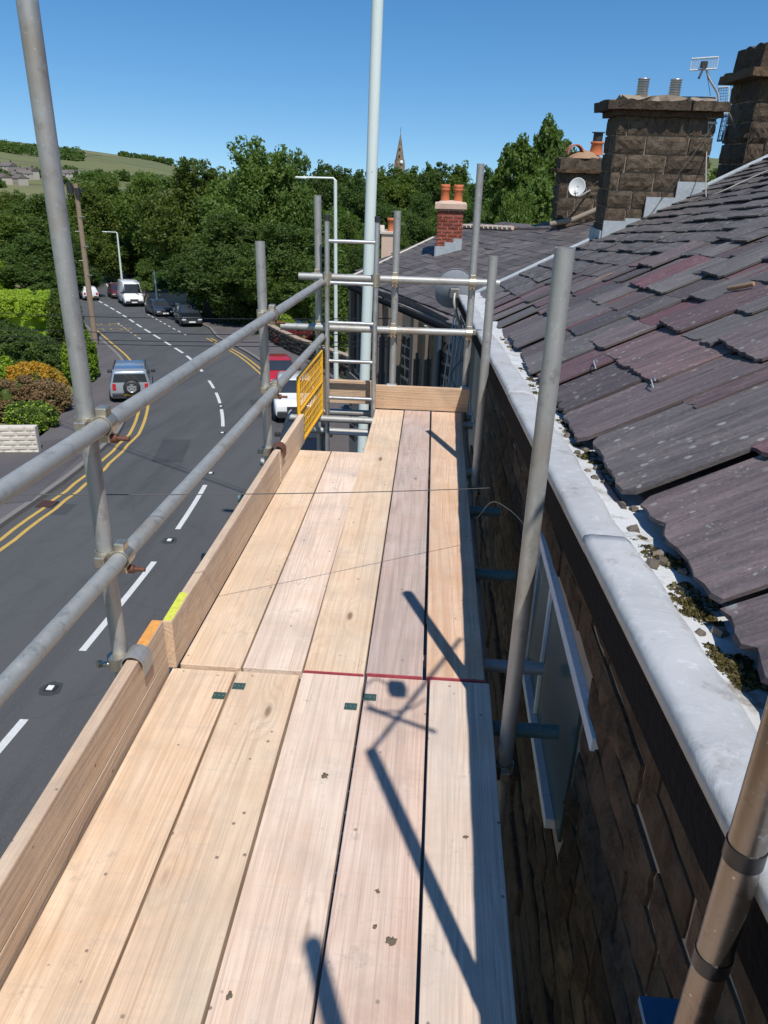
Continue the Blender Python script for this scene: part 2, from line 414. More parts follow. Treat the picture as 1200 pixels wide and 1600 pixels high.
CREAM = plain('cream_render', (.55, .50, .42), .85, scale=5); PINKR = plain('pink_render', (.58, .42, .33), .85, scale=12)
DISH = plain('dish_grey', (.26, .28, .31), .5, var=.06, scale=3); DISHW = plain('dish_white', (.6, .61, .6), .5)
CABLE = plain('cable_grey', (.10, .10, .10), .6); CABLEB = plain('pale_blue_cable', (.28, .38, .50), .5); CABLEW = plain('pale_cable', (.35, .34, .30), .6)
WPOLE = wood('pole_wood', (.30, .23, .16), (.16, .11, .07), (.26, .22, .18), ax=2, knots=.4)
BARK = plain('bark', (.09, .07, .05), .95, scale=12, bump=.8)
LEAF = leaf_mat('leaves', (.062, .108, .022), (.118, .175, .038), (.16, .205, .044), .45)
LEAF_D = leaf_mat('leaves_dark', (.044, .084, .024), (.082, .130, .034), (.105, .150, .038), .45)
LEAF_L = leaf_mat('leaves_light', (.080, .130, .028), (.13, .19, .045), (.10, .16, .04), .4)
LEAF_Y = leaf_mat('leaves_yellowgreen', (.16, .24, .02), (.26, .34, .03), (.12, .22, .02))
LEAF_H = leaf_mat('hedge_leaves', (.30, .42, .04), (.38, .50, .05), (.26, .38, .04), .3)
LEAF_O = leaf_mat('orange_blossom', (.50, .26, .03), (.62, .38, .05), (.10, .14, .03))
LEAF_P = leaf_mat('pink_blossom', (.25, .14, .08), (.16, .15, .06), (.30, .18, .12))
LEAF_R = leaf_mat('red_shrub', (.16, .025, .03), (.24, .04, .05), (.10, .03, .02))
LEAF_PU = leaf_mat('purple_leaves', (.05, .02, .025), (.08, .03, .035), (.04, .03, .02))
MOSS = leaf_mat('moss', (.06, .05, .02), (.13, .11, .04), (.09, .07, .035), .1)
def groundmat():
    m = NB('ground_grass'); v = m.coord()
    n1 = m.noise(v, .02, 5, .6); n2 = m.noise(v, .6, 4)
    vv = m.n('VectorMath', {0: v, 1: m.n('VectorMath', {0: m.noise(v, .004, 2, out=1), 3: 60}, operation='SCALE').outputs[0]}, operation='ADD').outputs[0]
    cell = m.n('TexVoronoi', {'Vector': vv, 'Scale': .0042}, feature='F1').outputs['Color']
    sep = m.n('SeparateColor', {0: cell}).outputs[0]
    field = m.ramp(sep, [(0, (.13, .145, .045)), (.3, (.19, .185, .065)), (.55, (.11, .13, .04)), (.8, (.22, .20, .085)), (1, (.15, .155, .05))])
    edge = m.vor(vv, .0042, 'DISTANCE_TO_EDGE')
    col = m.mix(m.ramp(edge, [(.006, .8), (.02, 0)]), field, (.03, .05, .025))
    col = m.mix(m.ramp(n1, [(.5, 0), (.68, .6)]), col, (.10, .085, .05))
    col = m.mix(m.math('MULTIPLY', n2, .4), col, (.05, .07, .025))
    return m.fin(col, .95)
GROUND = groundmat()
TEAL = plain('mossy_felt', (.05, .095, .085), .9, var=.4, scale=30, bump=.6)
BLUEB = plain('blue_sheet', (.02, .13, .25), .5)

# ------------------------------------------------------------------ terrain
def make_ground():
    rs = np.concatenate([np.linspace(0, 60, 25), np.linspace(66, 260, 40), np.linspace(280, 1750, 60), np.geomspace(1800, 12000, 10)])
    az = np.linspace(-math.pi, math.pi, 241)
    R_, A_ = np.meshgrid(rs, az, indexing='ij'); X = R_ * np.sin(A_); Y = R_ * np.cos(A_); Z = gz(X, Y) - .16
    Z = np.where(Y < 0, -4.95 - SL * np.clip(Y, -60, 0) - .16, Z)
    V = np.stack([X, Y, Z], -1).reshape(-1, 3); na = len(az)
    fs = [(i*na+j, i*na+j+1, (i+1)*na+j+1, (i+1)*na+j) for i in range(len(rs)-1) for j in range(na-1)]
    me = bpy.data.meshes.new('ground'); me.from_pydata([tuple(map(float, p)) for p in V], [], fs)
    me.materials.append(GROUND); me.polygons.foreach_set('use_smooth', [True]*len(fs)); me.update()
    tag(put('ground', me), kind='structure')
make_ground()

CENT = [(-5.5, -30), (-5.5, -10), (-5.46, 0), (-5.46, 7.5), (-5.5, 11), (-5.62, 14.5), (-6.0, 18.8), (-6.55, 22), (-7.3, 25.4), (-8.6, 29.6), (-10.3, 33.9), (-13.0, 39.7), (-16.1, 45), (-20.3, 52), (-24.6, 59.3), (-30.2, 68.4), (-35.0, 76), (-40.2, 86), (-45, 97), (-52, 108), (-62, 116), (-80, 124)]
def resample(pts, step=1.0):
    out = []; P = [Vector((*p, 0)) for p in pts]; n = len(P)
    for i in range(n-1):
        p0, p1, p2, p3 = P[max(i-1, 0)], P[i], P[i+1], P[min(i+2, n-1)]
        k = max(1, int((p2-p1).length / step))
        for j in range(k):
            t = j / k
            out.append(.5*((2*p1) + (p2-p0)*t + (2*p0-5*p1+4*p2-p3)*t*t + (3*p1-p0-3*p2+p3)*t**3))
    out.append(P[-1]); return out
CL = resample(CENT)
def nrm(i):
    d = (CL[min(i+1, len(CL)-1)] - CL[max(i-1, 0)]).normalized(); return Vector((d.y, -d.x, 0))
def wl(i): return float(np.interp(CL[i].y, [10, 16, 24, 60], [4.1, 3.9, 3.35, 3.4]))
def wr(i): return float(np.interp(CL[i].y, [15, 25, 36, 46, 50, 62, 72, 80], [3.15, 3.15, 3.25, 3.4, 4.2, 4.2, 3.7, 3.5]))
def strip(name, fa, fb, mat, z=0.0, i0=0, i1=None, kind='structure', thick=0, parent=None):
    b = MB(); i1 = len(CL) if i1 is None else i1; vs = []
    for i in range(i0, i1):
        n = nrm(i)
        for f in (fa, fb):
            p = CL[i] + n * (f(i) if callable(f) else f); vs.append((p.x, p.y, gzf(p.x, p.y) + z))
    m = i1 - i0; fs = [(2*k, 2*k+1, 2*k+3, 2*k+2) for k in range(m-1)]
    b.add(vs, fs)
    if thick:
        low = [(x, y, zz - thick) for x, y, zz in vs]; 
        b.add(vs + low, [(2*k, 2*k+2, 2*m+2*k+2, 2*m+2*k) for k in range(m-1)] + [(2*k+1, 2*m+2*k+1, 2*m+2*k+3, 2*k+3) for k in range(m-1)])
    o = b.build(name, mat, parent)
    if parent is None: tag(o, kind=kind)
    return o
strip('road', lambda i: -wl(i), wr, ASPH, 0)
strip('pavement_left', lambda i: -wl(i)-2.3, lambda i: -wl(i)-.15, PAVE, .11)
strip('kerb_left', lambda i: -wl(i)-.15, lambda i: -wl(i), KERB, .115, thick=.13)
strip('pavement_right', lambda i: wr(i)+.15, lambda i: wr(i)+(2.6 if CL[i].y > 30 else 3.4), PAVE, .11)
strip('kerb_right', lambda i: wr(i), lambda i: wr(i)+.15, KERB, .115, thick=.13)
def near_i(y): return min(range(len(CL)), key=lambda i: abs(CL[i].y - y))
def along(arc0, arc1, off, width, mat, name, z=.006, step=.5):
    pass
# arc length table
ARC = [0.0]
for i in range(1, len(CL)): ARC.append(ARC[-1] + (CL[i]-CL[i-1]).length)
def at_arc(s):
    i = int(np.searchsorted(ARC, s)) - 1; i = max(0, min(i, len(CL)-2)); t = (s-ARC[i])/(ARC[i+1]-ARC[i])
    return CL[i].lerp(CL[i+1], t), nrm(i).lerp(nrm(i+1), t), i
def arc_of_y(y): return float(np.interp(y, [p.y for p in CL], ARC))
def mark(b, s0, s1, off, wdt):
    k = max(1, int((s1-s0)/.7)); vs = []
    for j in range(k+1):
        p, n, i = at_arc(s0+(s1-s0)*j/k); o = off(i) if callable(off) else off
        for e in (-wdt/2, wdt/2):
            q = p + n*(o+e); vs.append((q.x, q.y, gzf(q.x, q.y)+.006))
    b.add(vs, [(2*j, 2*j+1, 2*j+3, 2*j+2) for j in range(k)])
pr = put('road_marking', MB().mesh('none', WHITEP)); COL.objects.unlink(pr); bpy.data.objects.remove(pr)
road = bpy.data.objects['road']
# centre dashes: near ones long, then the dense hazard line
dash = [(-12, -8), (-2, 2.2), (7.0-3.0, 8.2), (10.08, 13.7), (15.55, 18.82), (25.3, 27.94), (29.0, 31.0), (31.9, 33.6)]
for a, c in dash:
    b = MB(); mark(b, arc_of_y(a), arc_of_y(c), 0, .12); b.build('centre_dash', WHITEP, road)
sa = arc_of_y(35.8); 
while sa < arc_of_y(84):
    b = MB(); mark(b, sa, sa+2.0, 0, .15); b.build('centre_dash', WHITEP, road); sa += 3.0
for off in (lambda i: -wl(i)+.32, lambda i: -wl(i)+.62):
    b = MB(); mark(b, arc_of_y(-12), arc_of_y(29), off, .1); b.build('yellow_line', YELP, road)
b = MB(); mark(b, arc_of_y(29), arc_of_y(53), lambda i: -wl(i)+.35, .11); b.build('yellow_line', YELP, road)
b = MB(); mark(b, arc_of_y(16), arc_of_y(46), lambda i: wr(i)-.35, .1); b.build('yellow_line', YELP, road)
b = MB(); mark(b, arc_of_y(31), arc_of_y(46), lambda i: wr(i)-.62, .1); b.build('yellow_line', YELP, road)
b = MB(); mark(b, arc_of_y(66), arc_of_y(88), lambda i: wr(i)-.4, .12); b.build('edge_line', WHITEP, road)
for k in range(9):   # bay markings
    s0 = arc_of_y(47.5) + k*1.5
    b = MB(); mark(b, s0, s0+.7, 1.9, .1); b.build('bay_dash', WHITEP, road)
for k in range(7):
    s0 = arc_of_y(46.5) + k*1.3
    b = MB(); mark(b, s0, s0+.7, -1.15, .1); b.build('bay_dash', YELP if k % 2 else WHITEP, road)
# BUS STOP lettering in the bay
def flat_text(txt, size, mat, name, parent, M, extrude=0):
    cu = bpy.data.curves.new('lettering', 'FONT'); cu.body = txt; cu.size = size; cu.align_x = 'CENTER'; cu.extrude = extrude
    to = bpy.data.objects.new('lettering', cu); COL.objects.link(to)
    bpy.context.view_layer.update()
    me = bpy.data.meshes.new_from_object(to.evaluated_get(bpy.context.evaluated_depsgraph_get()))
    bpy.data.objects.remove(to); me.materials.clear(); me.materials.append(mat)
    return put(name, me, parent, M)
for txt, s0 in (('STOP', arc_of_y(50.2)), ('BUS', arc_of_y(52.6))):
    p, n, i = at_arc(s0); q = p - n*2.1
    d = Vector((-n.y, n.x, 0)); to = flat_text(txt, 1.2, YELF, 'road_lettering', road, Matrix.Identity(4))
    for v_ in to.data.vertices:
        g_ = q + n*(v_.co.x*.95) + d*(v_.co.y*1.7); v_.co = (g_.x, g_.y, gzf(g_.x, g_.y)+.008)
# cat's eyes
for k, (yy) in enumerate((8.97, 14.85, 19.86, 24.39, 28.4)):
    p, n, i = at_arc(arc_of_y(yy)); z = gzf(p.x, p.y)
    b = MB().box((p.x-.09, p.y-.08, z), (p.x+.09, p.y+.08, z+.02)); r_ = b.build('reflecting_stud', TRIM, road, bevel=.005)
    MB().box((p.x-.045, p.y-.05, z+.02), (p.x+.045, p.y+.05, z+.032)).build('stud_lens', WPLATE, r_)
# worn patches on the asphalt around the studs
for yy in (8.97, 14.85):
    p, n, i = at_arc(arc_of_y(yy)); z = gzf(p.x, p.y)+.004
    vs = []; 
    for k in range(14):
        a = k*math.pi/7; r = .15+.05*random.random(); x, y = p.x+r*math.cos(a), p.y+1.2*r*math.sin(a); vs.append((x, y, gzf(x, y)+.004))
    MB().add(vs, [tuple(range(14))]).build('tar_patch', plain('tar_patch', (.045, .047, .05), .8), road)

for yy, off, w_, l_ in ((17.0, -3.55, .42, .42), (30.5, -3.0, .45, .45)):
    p, n, i = at_arc(arc_of_y(yy)); q = p + n*off; z = gzf(q.x, q.y)
    dr = MB().box((q.x-w_/2, q.y-l_/2, z-.02), (q.x+w_/2, q.y+l_/2, z+.022)).build('drain_grate', TRIM, road)
    for k in range(5): MB().box((q.x-w_/2+.04+k*.075, q.y-l_/2+.03, z+.022), (q.x-w_/2+.075+k*.075, q.y+l_/2-.03, z+.032)).build('grate_bar', RUST, dr)
for yy, off, w_, l_ in ((16.3, -3.1, .5, .8), (21, -1.4, .9, 2.6), (26.5, 1.6, .8, 3.0)):
    b = MB(); mark(b, arc_of_y(yy), arc_of_y(yy+l_), off, w_); q = b.build('road_patch', asphalt('patch_asphalt', (.050, .052, .053)), road)
    for v_ in q.data.vertices: v_.co.z -= .003

# ------------------------------------------------------------------ scaffold boards
def board_mesh(x0, x1, xf0, xf1, y0, y1, z0, z1, mat, name):
    b = MB(); vs = [(x0,y0,z0),(x1,y0,z0),(xf1,y1,z0),(xf0,y1,z0),(x0,y0,z1),(x1,y0,z1),(xf1,y1,z1),(xf0,y1,z1)]
    b.add(vs, [(0,3,2,1),(4,5,6,7),(0,1,5,4),(1,2,6,5),(2,3,7,6),(3,0,4,7)]); return b
g = .0035
nearx = [-.866, -.636, -.411, -.185, .033, .247]
nlab = ['tan scaffold board along the toe board, nearest the camera', 'yellowish scaffold board second from the toe board, in the near bay',
        'pale pinkish scaffold board with bird droppings, middle of the near bay', 'grey pink scaffold board with round knots, crossed by the aerial shadow',
        'grained scaffold board at the house side of the near bay, half shaded']
nm = [W_TAN, W_TAN, W_PALE, W_PINK, W_PALE]
NBD = []
for i in range(5):
    zt = random.uniform(-.003, 0)
    o = board_mesh(nearx[i]+g, nearx[i+1]-g, nearx[i]+g+.002*i, nearx[i+1]-g+.002*i, -1.1, 2.188+.004*i-(0.01 if i < 2 else 0), zt-.038, zt, nm[i], 'b').build('scaffold_board', nm[i], bevel=.0025)
    tag(o, nlab[i], 'board', 'scaffold boards of the deck'); NBD.append(o)
farx0 = [-.847, -.622, -.404, -.184, .028, .24]; farx1l = [-.805, -.603, -.395]; farx1r = [-.408, -.196, -.002, .214]
flab = ['light brown grained scaffold board along the toe board, ending before the ladder', 'pale cracked scaffold board, second from the toe board beyond the joint',
        'smooth yellow scaffold board beyond the joint, reaching the end toe board', 'dull mauve grey scaffold board beyond the joint',
        'orange stained scaffold board beside the house, beyond the joint']
fm = [W_TAN, W_PALE, W_TAN, W_GREY, W_RED]
RED = plain('red_paint_mark', (.40, .07, .09), .7, var=.5, scale=30)
for i in range(5):
    y1 = 4.43+.004*i if i < 2 else 5.345
    xa, xb = (farx1l[i], farx1l[i+1]) if i < 2 else (farx1r[i-2], farx1r[i-1])
    zt = random.uniform(-.001, .004)
    o = board_mesh(farx0[i]+g, farx0[i+1]-g-(.006 if i == 3 else 0), xa+g, xb-g-(.004 if i == 3 else 0), 2.2+.004*i, y1, zt-.038, zt, fm[i], 'b').build('scaffold_board', fm[i], bevel=.0025)
    tag(o, flab[i], 'board', 'scaffold boards of the deck')
    if i >= 2:
        MB().box((farx0[i]+.006, 2.1955+.004*i, zt-.034), (farx0[i+1]-.006-(.006 if i == 3 else 0), 2.1995+.004*i, zt+.0015)).build('end_paint', RED, o)
# nail plates across the joints of the near boards
PLATE = plain('green_nail_plate', (.07, .14, .115), .45, .4)
for bi, px, py in ((0, 345, 1087), (1, 371, 1072), (2, 548, 1104), (3, 571, 1089)):
    d = ray(px, py); p = CAM + d * (-CAM.z / d.z)
    x = max(nearx[bi]+.03, min(nearx[bi+1]-.024, p.x))
    o = MB().box((x-.021, p.y-.017, .0), (x+.021, p.y+.017, .0015)).build('nail_plate', PLATE, NBD[bi], bevel=.0008)
    mb = MB()
    for a in range(3): mb.cyl((x-.014+.014*a, p.y, .0015), (x-.014+.014*a, p.y, .0022), .0022, n=6)
    mb.build('plate_nails', GALV, o)
# droppings and grit
for bi, px, py, r in ((2, 508, 1212, .014), (3, 612, 1470, .016), (4, 728, 1308, .008), (3, 590, 1392, .008), (2, 358, 1557, .012), (3, 586, 1448, .007)):
    d = ray(px, py); p = CAM + d * (-CAM.z / d.z); b = MB(); vs = []; n = 14
    for k in range(n):
        a = k*2*math.pi/n; q = r*random.uniform(.4, 1.1); vs.append((p.x+q*math.cos(a), p.y+q*math.sin(a), .0008))
    vs.append((p.x, p.y, .003)); b.add(vs, [(k, (k+1) % n, n) for k in range(n)])
    b.build('dropping', plain('dropping', (.13, .10, .07), .8), NBD[bi])
# toe boards
def toe(name, x0, x1, y0, y1, z0, z1, m, label, dx=0):
    o = board_mesh(x0, x1, x0+dx, x1+dx, y0, y1, z0, z1, m, name).build(name, m, bevel=.003)
    return tag(o, label, 'toe board', 'toe boards edging the deck')
t1 = toe('toe_board', -.910, -.872, -1.1, 2.16, .06, .205, W_TOE, 'brown toe board standing on edge nearest the camera, orange paint on its end')
t1b = toe('toe_board', -.911, -.8715, -1.1, 2.165, -.03, .0575, W_TOE, 'reddish board on edge under the nearest toe board')
t2 = toe('toe_board', -.880, -.846, 2.17, 3.88, .002, .195, W_TOE, 'light brown toe board on edge past the board joint, fluorescent yellow paint on its end', dx=.034)
t2b = toe('toe_board', -.843, -.810, 3.89, 4.56, .002, .19, W_TAN, 'short tan toe board on edge beside the yellow ladder gate', dx=.02)
YF = plain('fluorescent_yellow', (.62, .64, .08), .7, var=.45, scale=60); OF = plain('orange_paint', (.74, .33, .08), .7, var=.4, scale=60)
MB().box((-.909, 1.98, .205), (-.874, 2.155, .2065)).build('paint_mark', OF, t1)
MB().box((-.878, 2.175, .195), (-.848, 2.36, .1965)).build('paint_mark', YF, t2)
o = MB().box((-.425, 5.355, .003), (.262, 5.393, .172)).build('toe_board', W_TOEX, bevel=.003); tag(o, 'pale toe board across the far end of the deck, with two clips', 'toe board', 'toe boards edging the deck')
o = MB().box((-.78, 5.455, .0), (-.432, 5.493, .17)).build('toe_board', W_TOEX, bevel=.003); tag(o, 'toe board behind the ladder, striped by shadow', 'toe board', 'toe boards edging the deck')

# ------------------------------------------------------------------ scaffold tubes
TR = .02415
def standard(x, y, z1, label, mat=GALV, z0=None, lean=(0, 0), TR=TR):
    z0 = gzf(x, y) - .05 + .12 if z0 is None else z0
    o = thing('scaffold_standard', label, 'scaffold pole', (x, y, z0), 'upright scaffold tubes')
    MB().cyl((x, y, z0+.01), (x+lean[0], y+lean[1], z1), TR, n=28, hollow=.004).build('tube', mat, o)
    MB().box((x-.075, y-.075, z0), (x+.075, y+.075, z0+.008)).build('base_plate', GALV, o)
    return o
standard(-.955, 1.985, 3.1, 'tall near left scaffold pole running out of the top of the photo')
standard(-.888, 3.945, 1.262, 'second left scaffold pole, cut off level with the tree tops, clamped to both guardrails')
standard(.293, 1.925, 1.47, 'thick grey scaffold pole at the right, open topped, standing in front of the slates')
standard(.279, 4.20, 1.205, 'shorter pole at the right edge of the deck behind the thickest pole')
standard(.232, 5.45, 1.635, 'tallest far pole, beside the satellite dish, brown at its foot')
standard(-.295, 5.45, 1.335, 'far pole standing between the ladder and the dish')
standard(-.83, 5.47, 1.415, 'far corner pole behind the left ladder stile')
pD = standard(.366, 0.633, 2.06, 'bronzed scaffold pole wrapped with black tape at the bottom right corner', GALV_BROWN, TR=.0205)
TAPE = plain('black_tape', (.012, .012, .014), .35)
for z in (.63, .80, .975): MB().cyl((.366, 0.633, z-.012), (.366, 0.633, z+.012), TR-.0024, n=28).build('tape_wrap', TAPE, pD)
standard(.33, -.12, 2.25, 'scaffold pole behind the camera whose shadow falls on the near boards')
def tube(p, q, name, label, mat, cat='scaffold tube', group='horizontal scaffold tubes'):
    o = MB().cyl(p, q, TR, n=24, hollow=.004).build(name, mat); return tag(o, label, cat, group)
tube((-1.006, -1.0, 1.033), (-.789, 5.40, .872), 'guardrail', 'upper guardrail along the road side, from the left edge to the ladder', GALVY)
tube((-1.006, -1.0, .576), (-.790, 5.38, .500), 'guardrail', 'lower guardrail along the road side, below the longer upper one', GALVY)
tube((-.955, 5.405, .902), (.415, 5.405, .903), 'guardrail', 'upper cross rail at the far end of the deck, passing in front of the dish', GALVX)
tube((-1.09, 5.405, .557), (.256, 5.405, .562), 'guardrail', 'lower cross rail at the far end of the deck, just above the end toe board', GALVX)
for k, (y, m, l, x1) in enumerate(((3.80, GREENTUBE, 'short green tube end sticking out by the wall, farthest of four', .40), (3.10, GREENTUBE, 'dark tube end sticking out by the wall just behind the thick pole', .42),
        (2.40, GALVX, 'grey worn tube end crossing behind the thick pole level with the board joint', .468), (2.05, GREENTUBE, 'green tube end sticking out past the foot of the thick pole', .476),
        (.95, GREENTUBE, 'tube under the near boards', .30), (.1, GALVX, 'tube under the boards at the camera', .30), (4.36, GALVX, 'tube under the ends of the two short boards', .30), (5.27, GALVX, 'tube under the far end of the long boards', .30))):
    tube((-1.03, y, -.066), (x1, y, -.066), 'transom', l, m)
tube((-.905, -1.1, -.118), (-.905, 5.9, -.118), 'ledger', 'lengthwise tube below the deck on the road side', GALVY)
tube((.243, -1.1, -.118), (.243, 5.9, -.118), 'ledger', 'lengthwise tube below the deck on the house side', GALVY)
tube((-.99, 5.52, -.09), (.3, 5.52, -.09), 'transom', 'tube seen through the ladder opening just under the deck', GALVX)
tube((-.99, 5.40, -.20), (-.25, 5.40, -.20), 'transom', 'second tube seen through the ladder opening, a little lower', GALVX)
for k, zz in enumerate((-2.1,)):
    tube((-.905, -1.1, zz), (-.905, 5.9, zz), 'ledger', 'lengthwise tube of the lower lift on the road side', GALVY)
    tube((.243, -1.1, zz), (.243, 5.9, zz), 'ledger', 'lengthwise tube of the lower lift near the wall', GALVY)
tube((-.9, 4.6, -2.0), (-.2, 5.6, -.3), 'brace', 'sloping brace seen through the ladder opening', GALVX)
tube((-.93, 2.05, -2.0), (-.93, 4.2, -.2), 'brace', 'sloping brace below the toe board on the road side', GALVY)

def coupler(c, ax1, ax2, label, sp=.062, mats=(BRASS, RUST)):
    """double coupler: band round tube 1 (through c, along ax1) and band round tube 2 (offset), with hinge lugs and T bolts"""
    c = Vector(c); a1 = Vector(ax1).normalized(); a2 = Vector(ax2).normalized(); nn = a1.cross(a2).normalized()
    o = thing('scaffold_coupler', label, 'coupler', c, 'scaffold couplers')
    def band(cc, ax, side, nm):
        b = MB(); n = 20; u = nn * side; v = ax.cross(u)
        for k in range(n+1):
            pass
        ring = []
        for k in range(n):
            a = 2*math.pi*k/n; d = u*math.cos(a) + v*math.sin(a)
            for r, h in ((TR+.001, -.022), (TR+.0065, -.024), (TR+.0065, .024), (TR+.001, .022)):
                ring.append(cc + d*r + ax*h)
        fs = []
        for k in range(n):
            k2 = (k+1) % n
            for j in range(4): fs.append((k*4+j, k2*4+j, k2*4+(j+1) % 4, k*4+(j+1) % 4))
        b.add(ring, fs, False); bo = b.build(nm, mats[0], o, bevel=.0015)
        # lugs each side
        for sv in (1, -1):
            MB().box((-.016, -.015, -.019), (.016, .013, .019), Matrix.Translation(cc + v*sv*(TR+.012)) @ Matrix((u, v, ax)).transposed().to_4x4()).build('lug', mats[0], bo, bevel=.004)
        s0 = cc + v*(TR+.016) - nn*.03
        MB().cyl(s0, s0 + nn*.095, .0068, n=12).cyl(s0+nn*.046, s0+nn*.062, .0135, n=6).build('bolt', mats[1], bo)
        return bo
    band(c, a1, 1, 'clamp_band'); band(c + nn*sp, a2, -1, 'clamp_band')
    MB().cyl(c + nn*(TR+.003), c + nn*(sp-TR-.003), .016, n=12).build('rivet', mats[0], o)
    return o
def railat(y, up_):
    t = (y+1)/6.4 if up_ else (y+1)/6.38
    return (-1.006+.217*t, y, 1.033-.161*t if up_ else .576-.076*t)
Zx = (0, 0, 1); Yx = (0, 1, 0); Xx = (1, 0, 0)
def cpl(st, y, up_, label):
    p = railat(y, up_); d = (Vector(p) - Vector((st[0], st[1], p[2])))
    coupler((st[0], st[1], p[2]), (0, 0, 1) , (0, -1, 0) , label, sp=d.length if d.length < .08 else .06)
cpl((-.955, 1.985), 1.985, True, 'double coupler with rusty bolts joining the upper guardrail to the near left pole')
cpl((-.955, 1.985), 1.985, False, 'double coupler with rusty bolts joining the lower guardrail to the near left pole')
cpl((-.888, 3.945), 3.945, True, 'coupler joining the upper guardrail to the second left pole')
cpl((-.888, 3.945), 3.945, False, 'coupler joining the lower guardrail to the second left pole')
for x, y, nm_ in ((.232, 5.45, 'tall pole by the dish'), (-.295, 5.45, 'pole between ladder and dish'), (-.83, 5.47, 'far corner pole')):
    for z, r_ in ((.902, 'upper'), (.56, 'lower')):
        coupler((x, y, z), (0, 0, 1), (1, 0, 0), 'coupler joining the %s cross rail to the %s' % (r_, nm_), sp=-.046)
for st, n_ in (((.293, 1.925), 'thick right pole'), ((.279, 4.2), 'shorter right pole')):
    coupler((st[0], st[1], -.118), (0, 0, 1), (0, 1, 0), 'dark coupler at the foot of the %s below the deck' % n_, sp=.05)
# toe board clips
def clip(x, y, z, label, cross=False, m=GALV):
    o = thing('toe_board_clip', label, 'clip', (x, y, z), 'toe board clips')
    b = MB(); pts = []
    for k in range(9):
        a = math.pi * (k/8.0) - .15
        pts.append((.034*math.cos(a)*(-1), .032*math.sin(a)))
    pts = [(-.033, -.05)] + pts + [(.033, -.035)]
    vs = []
    for u, h in pts:
        for t in (-.035, .035):
            vs.append((x + (t if cross else u), y + (u if cross else t), z + h))
    b.add(vs, [(2*i, 2*i+1, 2*i+3, 2*i+2) for i in range(len(pts)-1)])
    q = b.build('clip_plate', m, o); md = q.modifiers.new('s', 'SOLIDIFY'); md.thickness = .004
    if cross: MB().cyl((x-.02, y+.045, z-.02), (x+.02, y+.045, z-.02), .012, n=10).build('clip_bolt', BRASS, o)
    else:
        MB().cyl((x-.04, y-.005, z-.015), (x-.10, y-.02, z-.01), .009, n=10).cyl((x-.115, y-.03, z-.005), (x-.105, y-.02, z-.008), .012, n=8).build('clip_bolt', BRASS, o)
        MB().cyl((x-.063, y+.0, z-.03), (x-.063, y+.0, z+.012), TR+.006, n=18).build('clip_band', BRASS, o)
    return o
clip(-.890, 1.955, .188, 'grey curved clip over the near toe board, at the foot of the near left pole')
clip(-.828, 3.93, .18, 'rusty brown clip over the toe board at the foot of the second left pole', m=RUST)
clip(-.295, 5.39, .150, 'rounded clip over the end toe board below the middle far pole', True)
clip(.232, 5.39, .150, 'clip over the end toe board below the tall pole by the dish', True)

# ladder
ld = thing('ladder', 'aluminium ladder tied upright in the opening at the far end of the deck', 'ladder', (-.59, 5.33, -4.9))
for xa, xb in ((-.748, -.79), (-.416, -.458)):
    dz = 1.29+5.6
    b = MB(); p = Vector((xa + (xb-xa)*(-5.2-1.29)/-1.65, 5.33, -5.2)); q = Vector((xa, 5.33, 1.285)); p = Vector((xb, 5.33, -5.2)) if False else Vector((xa+(xb-xa)*.6, 5.33, -5.2))
    MB().cyl(p, q, .0165, n=14, hollow=.003).build('stile', ALU, ld)
    MB().cyl(q-Vector((0, 0, .015)), q+Vector((0, 0, .02)), .020, n=14).build('end_cap', TRIM, ld)
z = 1.144; k = 0
while z > -5.1:
    t = (1.285 - z)/6.485; xo = -.025*t
    MB().cyl((-.748+xo, 5.33, z), (-.416+xo, 5.33, z), .0125, n=10).build('rung', ALU, ld); z -= .267
for x in (-.748, -.418):
    o = thing('lashing', 'grey clamp tying the %s ladder stile to the upper cross rail' % ('left' if x < -.6 else 'right'), 'clamp', (x, 5.36, .90), 'clamps tying the ladder')
    MB().cyl((x, 5.335, .86), (x, 5.335, .945), .026, n=12).box((x-.026, 5.33, .875), (x+.026, 5.41, .93)).build('clamp_body', BRASS, o, bevel=.004)
# yellow ladder gate
gt = thing('ladder_gate', 'yellow mesh safety gate standing open beside the ladder', 'gate', (-.80, 4.55, 0))
gx = lambda y: -.825 + (y-4.52)*.045
def gtube(nm, p, q, r): MB().tube([(gx(p[0]), p[0], p[1]), (gx(q[0]), q[0], q[1])], r, 10).build(nm, YELG, gt)
y0, y1, zb, zt = 4.56, 5.30, -.02, .415
for p, q in (((y0, zb), (y0, zt)), ((y1, zb-.06), (y1, zt)), ((y0, zt), (y1, zt)), ((y0, zb), (y1, zb)), ((y0, .2), (y1, .2))): gtube('gate_frame', p, q, .012)
for i in range(1, 16): gtube('mesh_bar', (y0+(y1-y0)*i/16, zb), (y0+(y1-y0)*i/16, zt), .0035)
for i in range(1, 9): gtube('mesh_bar', (y0, zb+(zt-zb)*i/9), (y1, zb+(zt-zb)*i/9), .0035)
